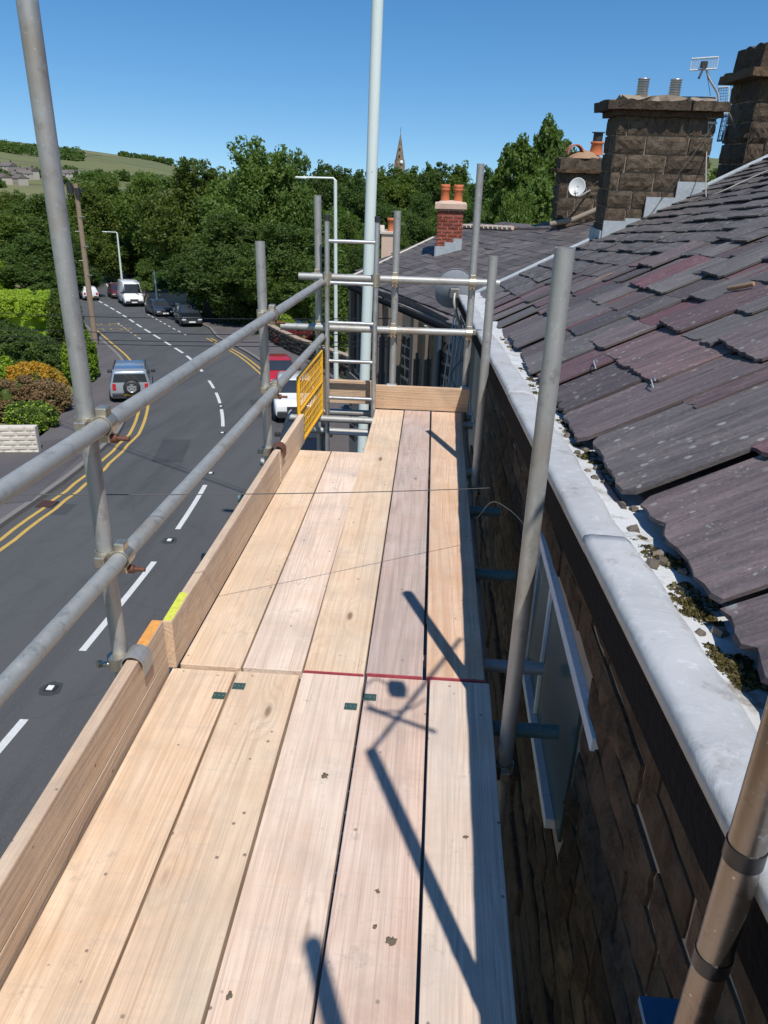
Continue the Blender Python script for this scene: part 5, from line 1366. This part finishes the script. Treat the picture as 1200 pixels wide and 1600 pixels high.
def sphere_pts(n, rng): d = rng.normal(0, 1, (n, 3)); return d/np.linalg.norm(d, axis=1)[:, None]
def crown_mesh(name, mat, seed, lobes, ncl, nper, leaf, clr=.16):
    """unit tree: height 1, lobes (x,y,z,rx,rz)"""
    rng = np.random.default_rng(seed); C = []
    tot = sum(l[3]**2 for l in lobes)
    for (x, y, z, r, rz) in lobes:
        k = max(4, int(ncl*r*r/tot)); d = sphere_pts(k, rng); q = rng.uniform(.55, 1.02, k)[:, None]
        P_ = d*q*[r, r, rz] + [x, y, z]; P_ += rng.normal(0, .012, P_.shape)
        C.append(np.column_stack([P_, rng.uniform(.6, 1.25, k)*clr*r*2.2]))
        k2 = k//3; d = sphere_pts(k2, rng); P_ = d*rng.uniform(.1, .5, k2)[:, None]*[r, r, rz] + [x, y, z]; C.append(np.column_stack([P_, np.full(k2, clr*r*3)]))
    V = leaves(np.concatenate(C), nper, leaf, rng)
    return quads_mesh(name, V, mat)
def lobes_broad(seed, n=9, w=.34, z0=.24, z1=.84, r=.19):
    rng = random.Random(seed); out = [(0, 0, .52, .27, .32)]
    n += 5
    for i in range(n):
        a = i*2.4+rng.random()*.8; t = (i*.618) % 1; z = z0 + (z1-z0)*t; d = w*math.sqrt(max(.1, 1-((t-.35)/.75)**2))*rng.uniform(.55, 1.0)
        rr = r*rng.uniform(.65, 1.25)*(1-.35*t); out.append((d*math.cos(a), d*math.sin(a), z, rr, rr*rng.uniform(.8, 1.1)))
    out.append((rng.uniform(-.05, .05), 0, .84, .14, .14)); return out
def trunk_mesh(seed, crown_lobes):
    rng = random.Random(seed); b = MB()
    b.tube([(0, 0, -.05), (.005, .0, .12), (-.006, .01, .35), (.01, 0, .65), (0, 0, .85)], [.028, .02, .016, .010, .003], 8)
    for (x, y, z, r, rz) in crown_lobes[1:9]:
        b.tube([(0, 0, max(.15, z-.28)), (x*.5, y*.5, z-.10), (x*.95, y*.95, z)], [.010, .007, .002], 6)
    return b.mesh('trunk', BARK)
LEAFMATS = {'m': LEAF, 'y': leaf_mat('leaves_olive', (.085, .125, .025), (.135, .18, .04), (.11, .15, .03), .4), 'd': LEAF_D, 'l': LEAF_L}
CROWN = {}
def get_crown(kind, var, big=False):
    key = (kind, var, big)
    if key not in CROWN:
        if var in (0, 1, 2, 3): lb_ = lobes_broad(var+10, 10)
        elif var == 4: lb_ = [(0, 0, .25+.09*i, .19-.016*i, .10) for i in range(8)]      # narrow
        elif var == 5: lb_ = [(random.Random(i).uniform(-.06, .06), random.Random(i+5).uniform(-.06, .06), .3+.075*i, .16-.008*abs(i-3)*2, .085) for i in range(9)]
        if big: cm = crown_mesh('crown', LEAFMATS[kind], var+1, lb_, 760, 52, .0125, .16)
        else: cm = crown_mesh('crown', LEAFMATS[kind], var+1, lb_, 380, 34, .020, .18)
        CROWN[key] = (cm, trunk_mesh(var, lb_))
    return CROWN[key]
def tree(px, ptop, Y, wpx, kind, var, label, big=False, group='trees beyond the houses and road', name='broadleaf_tree', zg=None, yawt=None):
    p = onY(px, ptop, Y); z0 = gzf(p.x, Y) if zg is None else zg
    h = (p.z - z0)/.97; 
    if h < 2: h = 2
    Z = (p - CAM).dot(fw); wid = wpx/F*Z*(1.35 if Y > 150 else 1.08)
    cm, tm = get_crown(kind, var, big)
    o = thing(name, label, 'tree', (p.x, Y, z0), group)
    nat = .37 if var < 4 else .18
    sx = wid/nat
    o.scale = (sx, sx, h); o.rotation_euler = (0, 0, random.uniform(0, 6.28) if yawt is None else yawt)
    for nm, me in (('crown', cm), ('trunk', tm)):
        c = bpy.data.objects.new(nm, me); COL.objects.link(c); c.parent = o
    return o
# px, top, Y, halfwidth px, kind, variant, label, big
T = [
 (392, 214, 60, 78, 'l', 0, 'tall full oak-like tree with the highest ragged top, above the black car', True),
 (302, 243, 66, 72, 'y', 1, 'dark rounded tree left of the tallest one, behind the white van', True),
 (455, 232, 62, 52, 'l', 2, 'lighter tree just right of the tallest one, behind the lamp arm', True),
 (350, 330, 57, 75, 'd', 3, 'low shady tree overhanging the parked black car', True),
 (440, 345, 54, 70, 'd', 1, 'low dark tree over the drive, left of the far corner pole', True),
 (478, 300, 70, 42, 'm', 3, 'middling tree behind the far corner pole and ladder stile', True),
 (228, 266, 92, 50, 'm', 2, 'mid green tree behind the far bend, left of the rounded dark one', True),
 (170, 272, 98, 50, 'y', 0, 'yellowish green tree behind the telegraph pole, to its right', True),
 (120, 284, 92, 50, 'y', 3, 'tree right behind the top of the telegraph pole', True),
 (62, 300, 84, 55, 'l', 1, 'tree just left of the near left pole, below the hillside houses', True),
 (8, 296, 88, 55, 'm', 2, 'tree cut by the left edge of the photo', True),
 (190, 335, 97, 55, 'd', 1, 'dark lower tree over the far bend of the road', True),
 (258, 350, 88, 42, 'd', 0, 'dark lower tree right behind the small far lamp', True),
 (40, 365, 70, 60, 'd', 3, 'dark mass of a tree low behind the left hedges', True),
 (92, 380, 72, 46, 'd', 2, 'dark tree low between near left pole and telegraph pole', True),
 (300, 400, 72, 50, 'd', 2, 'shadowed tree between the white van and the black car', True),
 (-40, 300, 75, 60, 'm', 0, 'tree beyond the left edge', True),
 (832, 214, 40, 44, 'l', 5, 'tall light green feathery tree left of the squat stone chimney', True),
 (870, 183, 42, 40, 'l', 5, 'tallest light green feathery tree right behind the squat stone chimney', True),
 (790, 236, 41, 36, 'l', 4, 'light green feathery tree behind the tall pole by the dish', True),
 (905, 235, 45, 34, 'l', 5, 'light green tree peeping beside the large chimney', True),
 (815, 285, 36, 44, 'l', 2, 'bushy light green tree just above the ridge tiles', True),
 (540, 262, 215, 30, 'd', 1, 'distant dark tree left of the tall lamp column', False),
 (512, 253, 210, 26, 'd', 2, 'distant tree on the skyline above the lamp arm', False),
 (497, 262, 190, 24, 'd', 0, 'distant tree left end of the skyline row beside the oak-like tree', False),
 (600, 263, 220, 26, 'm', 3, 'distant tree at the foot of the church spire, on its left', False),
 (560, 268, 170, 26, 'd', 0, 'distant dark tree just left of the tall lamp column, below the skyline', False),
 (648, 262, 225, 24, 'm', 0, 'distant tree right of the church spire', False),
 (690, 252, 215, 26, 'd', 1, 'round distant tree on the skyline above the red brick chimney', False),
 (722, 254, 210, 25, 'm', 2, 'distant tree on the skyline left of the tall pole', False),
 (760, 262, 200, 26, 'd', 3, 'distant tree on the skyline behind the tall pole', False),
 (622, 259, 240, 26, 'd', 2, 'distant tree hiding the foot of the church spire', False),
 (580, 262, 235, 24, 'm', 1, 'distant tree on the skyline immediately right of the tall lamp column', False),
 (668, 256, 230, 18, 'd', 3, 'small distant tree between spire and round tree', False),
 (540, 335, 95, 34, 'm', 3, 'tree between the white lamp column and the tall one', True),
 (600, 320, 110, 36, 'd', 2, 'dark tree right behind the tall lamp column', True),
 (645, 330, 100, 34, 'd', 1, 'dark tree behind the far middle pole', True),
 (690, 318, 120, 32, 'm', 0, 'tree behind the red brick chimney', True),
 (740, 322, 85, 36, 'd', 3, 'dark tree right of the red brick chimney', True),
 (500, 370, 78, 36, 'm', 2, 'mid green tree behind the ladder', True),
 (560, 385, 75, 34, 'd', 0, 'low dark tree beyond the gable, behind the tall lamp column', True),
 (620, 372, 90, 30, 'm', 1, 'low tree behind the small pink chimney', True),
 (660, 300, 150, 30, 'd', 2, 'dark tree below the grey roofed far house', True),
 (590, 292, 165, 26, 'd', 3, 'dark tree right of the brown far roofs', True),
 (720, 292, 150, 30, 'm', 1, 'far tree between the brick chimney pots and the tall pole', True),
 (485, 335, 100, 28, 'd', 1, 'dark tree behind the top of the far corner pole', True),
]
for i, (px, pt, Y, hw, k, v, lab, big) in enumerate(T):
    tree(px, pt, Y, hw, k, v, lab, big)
# far woodland that reads as one mass
rng = np.random.default_rng(5); C = []
def wood_pts(n, r0, r1, a0, a1, hmin, hmax, R0, R1):
    out = []
    for _ in range(n):
        r = rng.uniform(r0, r1); a = rng.uniform(a0, a1); x, y = r*math.sin(a), r*math.cos(a); h = rng.uniform(hmin, hmax)
        R_ = rng.uniform(R0, R1); out.append((x, y, gzf(x, y)+h, R_))
    return out
pts_ = wood_pts(150, 150, 330, AZ(430), AZ(900), 3, 8, 2.5, 5) + wood_pts(110, 240, 420, AZ(440), AZ(980), 5, 11, 3, 5.5) + wood_pts(90, 110, 260, AZ(-60), AZ(300), 2, 6, 2.5, 5)
V = leaves(np.array(pts_), 260, .55, rng)
o = put('woodland', quads_mesh('woodland', V, LEAF_D)); tag(o, 'mass of far woodland filling the valley', 'woodland', kind='stuff')
pts_ = wood_pts(150, 1150, 1380, AZ(-150), AZ(124), -1, 3, 8, 13) + wood_pts(40, 560, 760, AZ(-150), AZ(300), 1, 4, 5, 9) + wood_pts(40, 600, 1200, AZ(1060), AZ(1250), 2, 5, 6, 10) + wood_pts(25, 1450, 1600, AZ(190), AZ(270), 1, 3, 6, 9)
V = leaves(np.array(pts_), 160, 2.0, rng)
o = put('hillside_wood', quads_mesh('hillside_wood', V, LEAF_D)); tag(o, 'dark plantation on the far hillside', 'woodland', kind='stuff')

# hedges and shrubs
def shrub(name, label, cat, boxes, mat, nper=70, leaf=.07, dens=3.0, seed=1, mats2=None, group='garden shrubs and hedges', core=True):
    """boxes: (x,y,z0,rx,ry,h) ellipsoid-like volumes on the ground"""
    rng = np.random.default_rng(seed); c0 = Vector((boxes[0][0], boxes[0][1], boxes[0][2])); o = thing(name, label, cat, c0, group)
    C = []; cb_ = MB()
    for (x, y, z0, rx, ry, h, *sq) in boxes:
        area = (rx+ry)*h*3+rx*ry*3; k = int(max(12, area*dens)); d = sphere_pts(k, rng)
        if sq: d = np.sign(d)*np.abs(d)**.5; d *= (1/np.maximum(.01, np.abs(d).max(1)))[:, None]*.97
        P_ = np.column_stack([x+d[:, 0]*rx, y+d[:, 1]*ry, z0+h*.5+d[:, 2]*h*.5]); C.append(np.column_stack([P_, np.full(k, leaf*3.6)]))
        vs = []; n1, n2 = 8, 12
        for i in range(n1+1):
            th = math.pi*i/n1
            for j in range(n2):
                ph = 2*math.pi*j/n2; q = Vector((math.sin(th)*math.cos(ph), math.sin(th)*math.sin(ph), math.cos(th)))
                if sq: m_ = max(abs(q.x), abs(q.y), abs(q.z)); q = q/m_
                vs.append((x+q.x*rx*.84, y+q.y*ry*.84, z0+h*.5+q.z*h*.42))
        cb_.add(vs, [(i*n2+j, i*n2+(j+1) % n2, (i+1)*n2+(j+1) % n2, (i+1)*n2+j) for i in range(n1) for j in range(n2)])
    V = leaves(np.concatenate(C), nper, leaf, rng); f = put('foliage', quads_mesh('foliage', V, mat), o)
    cb_.build('inner_foliage', LEAF if mat is not LEAF_H else LEAF_H, o)
    if mats2:
        C2 = np.concatenate(C); C2 = C2[C2[:, 2] > c0.z + .25*boxes[0][5]]; C2[:, 3] *= 1.1
        V = leaves(C2, nper//3, leaf*.9, rng); put('blossom', quads_mesh('blossom', V, mats2), o)
    return o
def G(x, y): return gzf(x, y)
def gp(px, py): return ground_pt(px, py)
def shrub_px(name, label, cat, px0, px1, ptop, pbase, mat, depth=1.2, **kw):
    a, c = gp(px0, pbase), gp(px1, pbase); m_ = (a+c)/2; t = onY((px0+px1)/2, ptop, m_.y+depth)
    h = max(.4, t.z - gzf(m_.x, m_.y+depth)); ln = (c-a).length/2
    k = max(1, int(ln/depth+.5)); bx = []
    for i in range(k):
        q = a.lerp(c, (i+.5)/k); y = q.y + depth; x = q.x + depth*(q.x/q.y)
        bx.append((x, y, gzf(x, y)-.1, ln/k*1.15, depth, h+.1) + ((1,) if kw.get('sq') else ()))
    if not kw.get('sq'):
        rr_ = random.Random(kw.get('seed', 1)); ex = []
        for (x, y, z0, rx, ry, h_) in bx:
            for _ in range(4):
                f_ = rr_.uniform(.35, .6); ex.append((x+rr_.uniform(-.8, .8)*rx, y+rr_.uniform(-.8, .3)*ry, z0, rx*f_, ry*f_, h_*rr_.uniform(.65, 1.12)))
        bx = [(x, y, z0, rx*.85, ry*.85, h_*.9) for (x, y, z0, rx, ry, h_) in bx] + ex
    kw.pop('sq', None)
    return shrub(name, label, cat, bx, mat, **kw)
shrub_px('hedge', 'bright yellow green clipped hedge, flat topped, high at the left edge', 'hedge', -60, 92, 461, 534, LEAF_H, 1.6, sq=1, leaf=.06, dens=20, nper=130, seed=3)
shrub_px('hedge', 'darker green hedge below the bright clipped one', 'hedge', -40, 84, 508, 575, LEAF_D, 1.6, leaf=.07, dens=8, seed=4)
shrub_px('laurel_bush', 'yellow green glossy bush beside the pavement, right of the near left pole', 'bush', 112, 150, 528, 602, LEAF_Y, 1.0, leaf=.06, dens=14, seed=5)
shrub_px('tall_bush', 'dark green bush behind the glossy one, at the foot of the telegraph pole', 'bush', 98, 130, 455, 560, LEAF, 1.3, leaf=.08, dens=8, seed=15)
shrub_px('blossom_shrub', 'shrub covered in orange yellow blossom in the left garden', 'bush', 8, 105, 568, 632, LEAF_O, 1.0, leaf=.06, dens=12, seed=6, mats2=LEAF_O)
shrub_px('green_shrub', 'green feathery shrub left of the orange blossom', 'bush', -50, 30, 545, 630, LEAF_Y, 1.1, leaf=.06, dens=10, seed=7)
shrub_px('pink_shrub', 'brownish pink shrub below the orange blossom', 'bush', -30, 112, 592, 655, LEAF_P, .9, leaf=.05, dens=14, seed=8)
shrub_px('low_conifer', 'low green conifer spilling over the cream garden wall', 'bush', 22, 92, 628, 682, LEAF_D, .8, leaf=.045, dens=18, seed=9, mats2=LEAF_H)
shrub_px('weeping_bush', 'dark blue green bush between hedge and orange blossom', 'bush', 0, 100, 520, 590, LEAF_D, 1.5, leaf=.07, dens=9, seed=10)
shrub_px('red_shrub', 'dark red low shrub behind the stone wall at the right', 'bush', 432, 505, 512, 545, LEAF_R, .9, leaf=.06, dens=10, seed=11)
shrub_px('yellow_shrub', 'yellow green shrub above the stone wall, left of the ladder', 'bush', 418, 460, 490, 530, LEAF_Y, 1.0, leaf=.07, dens=8, seed=12)
shrub_px('yellow_shrub', 'yellow green shrub beyond the stone wall, right of the white lamp column', 'bush', 500, 545, 400, 560, LEAF_L, 1.4, leaf=.08, dens=6, seed=13)
shrub_px('verge_bush', 'small bush on the verge behind the black car', 'bush', 312, 345, 460, 500, LEAF_L, 1.2, leaf=.08, dens=6, seed=14)
shrub_px('verge_bush', 'bush behind the white van near the pale post', 'bush', 205, 245, 440, 470, LEAF_L, 1.2, leaf=.09, dens=5, seed=16)
shrub_px('verge_bush', 'bright green bush at the far left behind the hedges', 'bush', -15, 16, 405, 470, LEAF_Y, 1.8, leaf=.10, dens=4, seed=17)
shrub_px('purple_bush', 'small dark purple bush behind the hedge', 'bush', 44, 62, 424, 470, LEAF_PU, 1.2, leaf=.08, dens=6, seed=18)
shrub_px('garden_tree', 'olive green small garden tree above the hedge', 'bush', 58, 84, 440, 500, LEAF_L, 1.5, leaf=.09, dens=5, seed=19)

# garden walls
CRM = plain('cream_block', (.60, .55, .47), .85, scale=10, rndv=.15)
gw = thing('garden_wall', 'low cream stone garden wall under the spilling conifer at the left', 'wall', tuple(gp(30, 690)), None)
a = gp(-40, 712); c = gp(62, 712); c.y -= .0; d_ = (c-a); d_.z = 0; ln = d_.length; d_.normalize(); nw = Vector((d_.y, -d_.x, 0))
base = MB(); zz = gzf(a.x, a.y)
q = [a + nw*0, a + d_*ln, a + d_*ln - nw*.25, a - nw*.25]; MB().prism([(p.x, p.y) for p in q], zz-.8, zz+.86).build('wall_core', CRM, gw)
crb = block_set('block', CRM, 4, .1)
for j in range(6):
    s = -.15*(j % 2)
    while s < ln:
        l0 = max(0, s); l1 = min(ln, s+.42); p = a + d_*(l0+.01) + nw*.0; dep = .03
        M = Matrix(((-nw.x*dep, d_.x*(l1-l0-.02), 0, p.x), (-nw.y*dep, d_.y*(l1-l0-.02), 0, p.y), (0, 0, .13, zz+.02+.145*j), (0, 0, 0, 1)))
        put('block', random.choice(crb), gw, M); s += .43
sw = thing('garden_wall', 'dark dry stone wall curving along the right pavement under the red shrub', 'wall', tuple(gp(450, 560)), None)
P_ = [gp(410, 527), gp(432, 541), gp(460, 556), gp(500, 572), gp(545, 590)]
rw = random.Random(2)
for i in range(len(P_)-1):
    a, c = P_[i], P_[i+1]; d_ = c-a; ln = d_.length; d_.normalize(); nw = Vector((d_.y, -d_.x, 0)); nw = nw if nw.y < 0 else -nw
    zz = gzf(a.x, a.y); q = [a, c, c-nw*.4, a-nw*.4]
    vs = [(p.x, p.y, gzf(p.x, p.y)-.2) for p in q] + [(p.x, p.y, gzf(p.x, p.y)+1.0) for p in q]
    MB().add(vs, [(4,5,6,7), (0,1,5,4), (1,2,6,5), (2,3,7,6), (3,0,4,7)]).build('wall_core', MORTAR_D, sw)
    lay_blocks(sw, (a.x, a.y, zz), (d_.x, d_.y, 0), (nw.x, nw.y, 0), (Vector((c.x-a.x, c.y-a.y, 0))).length, 1.05, [.2]*5, .25, .5, BL_B, depth=.06, gap=.01, seed=i, slopez=(gzf(c.x, c.y)-zz)/max(.1, ln), limit=80)
bw = thing('bend_wall', 'low stone wall along the outside of the far bend', 'wall', (-42, 98, gzf(-42, 98)), None)
bp = [(-30.5, 94), (-36, 100), (-42, 106), (-50, 113)]
for (x0, y0), (x1, y1) in zip(bp, bp[1:]):
    b = MB(); q = [(x0, y0), (x1, y1), (x1+.4, y1+.4), (x0+.4, y0+.4)]; b.add([(x, y, gzf(x, y)-.5) for x, y in q] + [(x, y, gzf(x, y)+1.0) for x, y in q], [(4,5,6,7), (0,1,5,4), (1,2,6,5), (2,3,7,6), (3,0,4,7)]); b.build('wall_section', STONE_B, bw)
# drive wall/gate pillars behind the black cars
for k, (px, py, h_, lb_) in enumerate(((258, 478, 1.1, 'pale low stone wall on the verge right of the slim post'), (326, 500, 1.3, 'short stone gate pillar right of the black car'))):
    p = gp(px, py); o = thing('gate_pillar', lb_, 'pillar', tuple(p), None)
    wv = 2.0 if k == 0 else .35
    MB().box((p.x-wv, p.y, p.z-.2), (p.x+wv, p.y+.5, p.z+h_)).build('pillar_stone', plain('pale_stone', (.30, .27, .23), .85) if k == 0 else STONE, o, bevel=.03)
    MB().box((p.x-wv-.06, p.y-.06, p.z+h_+.002), (p.x+wv+.06, p.y+.56, p.z+h_+.1)).build('coping', STONE, o, bevel=.02)
# drive on the left
dv = MB(); q = [gp(-60, 800), gp(50, 790), gp(128, 716), gp(100, 690), gp(-60, 712)]
dv.add([(p.x, p.y, gzf(p.x, p.y)+.118) for p in q], [tuple(range(5))]); tag(dv.build('driveway', DRIVE), kind='structure')
# gravelly strip on the drive edge

# ------------------------------------------------------------------ distant houses, spire
ROOFT = plain('brown_roof', (.13, .11, .10), .85, scale=3, rndv=.4); WALLT = plain('house_render', (.42, .38, .33), .9, scale=2, rndv=.35); ROOFG = plain('grey_roof', (.13, .13, .14), .85, scale=2, rndv=.3)
def house_proto(w_, d_, h_, rh, roofm, hip=False, wallm=None):
    r = thing('far_house', 'x', 'house', (0, 0, 0), 'far houses')
    MB().box((-w_/2, -d_/2, -1.5), (w_/2, d_/2, h_)).build('wall', wallm or WALLT, r, world=False)
    b = MB(); e = .4; i = d_/2 if hip else -e
    vs = [(-w_/2-e, -d_/2-e, h_-.1), (w_/2+e, -d_/2-e, h_-.1), (w_/2+e, d_/2+e, h_-.1), (-w_/2-e, d_/2+e, h_-.1), (-w_/2+i, 0, h_+rh), (w_/2-i, 0, h_+rh)]
    b.add(vs, [(0,1,5,4), (2,3,4,5), (1,2,5), (3,0,4), (3,2,1,0)]); rf = b.build('roof', roofm, r, world=False)
    MB().box((w_*.28, -.4, h_+rh*.5), (w_*.28+.9, .4, h_+rh+1.2)).build('chimney', STONE_B, rf, world=False)
    for x in (-w_*.28, w_*.12):
        for z in ((.9, 2.1), (3.4, 4.5)):
            if z[1] < h_: 
                fr = MB().box((x-.75, -d_/2-.06, z[0]), (x+.75, -d_/2+.02, z[1])).build('window', WHITE, r, world=False)
                MB().box((x-.65, -d_/2-.075, z[0]+.1), (x+.65, -d_/2-.062, z[1]-.1)).build('pane', GLASS, fr, world=False)
    return r
def place_house(proto, first, px, py, Y, rot, lab, sc=1.0):
    o = proto if first else copy_tree(proto)
    p = onY(px, py, Y)     # roof line
    o['label'] = lab; o.location = (p.x, Y, p.z - 7.2*sc); o.rotation_euler = (0, 0, rot); o.scale = (sc,)*3
    return o
pa = house_proto(11, 8, 5, 2.6, ROOFT); pg_ = house_proto(9, 9, 5, 3, ROOFG, True)
place_house(pa, True, 541, 298, 330, rad(20), 'far brown roofed house left of the tall lamp column, seen between the trees')
place_house(pa, False, 516, 297, 340, rad(65), 'far brown gabled roof right behind the white lamp column')
place_house(pg_, True, 652, 299, 330, rad(35), 'far grey hipped roof among the trees left of the brick chimney pots')
lab = ['pinkish gabled house at the left edge on the far hillside', 'white house on the far hillside, left edge', 'house lower in the hillside row at the left', 'cream house beside the near left pole on the hillside', 'house right of the near left pole on the far hillside', 'white gabled house on the hillside above the telegraph pole', 'small house behind the telegraph pole head', 'hillside house below the pinkish gabled one', 'grey roofed hillside house at the left edge', 'small white house low in the hillside row']
pos = [(12, 254, 640, .95), (24, 262, 620, .9), (36, 266, 600, .9), (46, 262, 610, .9), (100, 266, 640, .9), (112, 266, 640, .9), (126, 268, 640, .8), (18, 268, 560, .8), (5, 272, 540, .8), (30, 273, 540, .8)]
for (px, py, Y, s_), l_ in zip(pos, lab): place_house(pa, False, px, py, Y, random.uniform(-1, 1), l_, s_*1.05)
# neighbouring house behind roof B, with small pink chimney
HC = thing('terraced_house', 'house further down the row, only its small pink chimney showing above the roof', 'house', (2.5, 25, -7))
MB().prism([(.2, 19), (6, 21), (3, 33), (-1.6, 29)], -9, -2.3).build('wall', STONE_B, HC)
p = onY(595, 420, 24.5); q = onY(617, 366, 24.5)
ch = MB().box((p.x, 24.5, -2.6), (q.x, 25.3, q.z)).build('chimney', PINKR, HC, bevel=.01)
MB().box((p.x-.04, 24.45, q.z+.002), (q.x+.04, 25.35, q.z+.06)).build('cap_slab', CREAM, ch)
MB().lathe([(.12, 0), (.10, .05), (.09, .28), (.12, .30), (.12, .38), (.08, .38)], (q.x-.14, 24.8, q.z+.06), n=14).build('chimney_pot', TERRA, ch)
MB().lathe([(.09, 0), (.08, .16), (.06, .17)], (q.x-.42, 24.8, q.z+.06), n=12).build('chimney_pot', CREAM, ch)
MB().box((-1.4, 20, -2.35), (3.0, 29, -2.2)).build('roof', SLATE_B, HC)
# church spire
SPM = stone_mat('spire_stone', (.26, .20, .14), (.22, .17, .12), (.28, .21, .15), .03, lich=.1)
Ys = 420; tip = onY(626, 208, Ys); sbp = onY(624, 262, Ys)
ct = thing('church', 'slender stone church spire rising over the wooded skyline', 'church', (sbp.x, Ys, sbp.z-14))
hh = tip.z - sbp.z; wv = 2.6
MB().box((sbp.x-wv, Ys-wv, sbp.z-16), (sbp.x+wv, Ys+wv, sbp.z+hh*.06)).build('tower', SPM, ct)
MB().cyl((sbp.x, Ys, sbp.z+hh*.06), tip, wv*1.0, .08, n=8).build('spire', SPM, ct)
for sx, sy in ((-1, -1), (1, -1), (1, 1), (-1, 1)): MB().cyl((sbp.x+sx*wv*.85, Ys+sy*wv*.85, sbp.z+hh*.05), (sbp.x+sx*wv*.85, Ys+sy*wv*.85, sbp.z+hh*.24), .5, .05, n=6).build('pinnacle', SPM, ct)
MB().lathe([(0, -.1), (.9, -.1), (.9, .1)], (sbp.x+1.1, Ys-wv-.2, sbp.z+hh*.16), axis='y', n=16).build('clock_face', WHITE, ct)
for zz in (.3, .5): MB().box((sbp.x-.4, Ys-wv*(1-zz)-.3, sbp.z+hh*zz), (sbp.x+.4, Ys-wv*(1-zz)+.6, sbp.z+hh*(zz+.07))).build('louvre', TRIM, ct)
MB().cyl(tip, tip+Vector((0, 0, 2.6)), .12, n=6).build('finial', TRIM, ct)
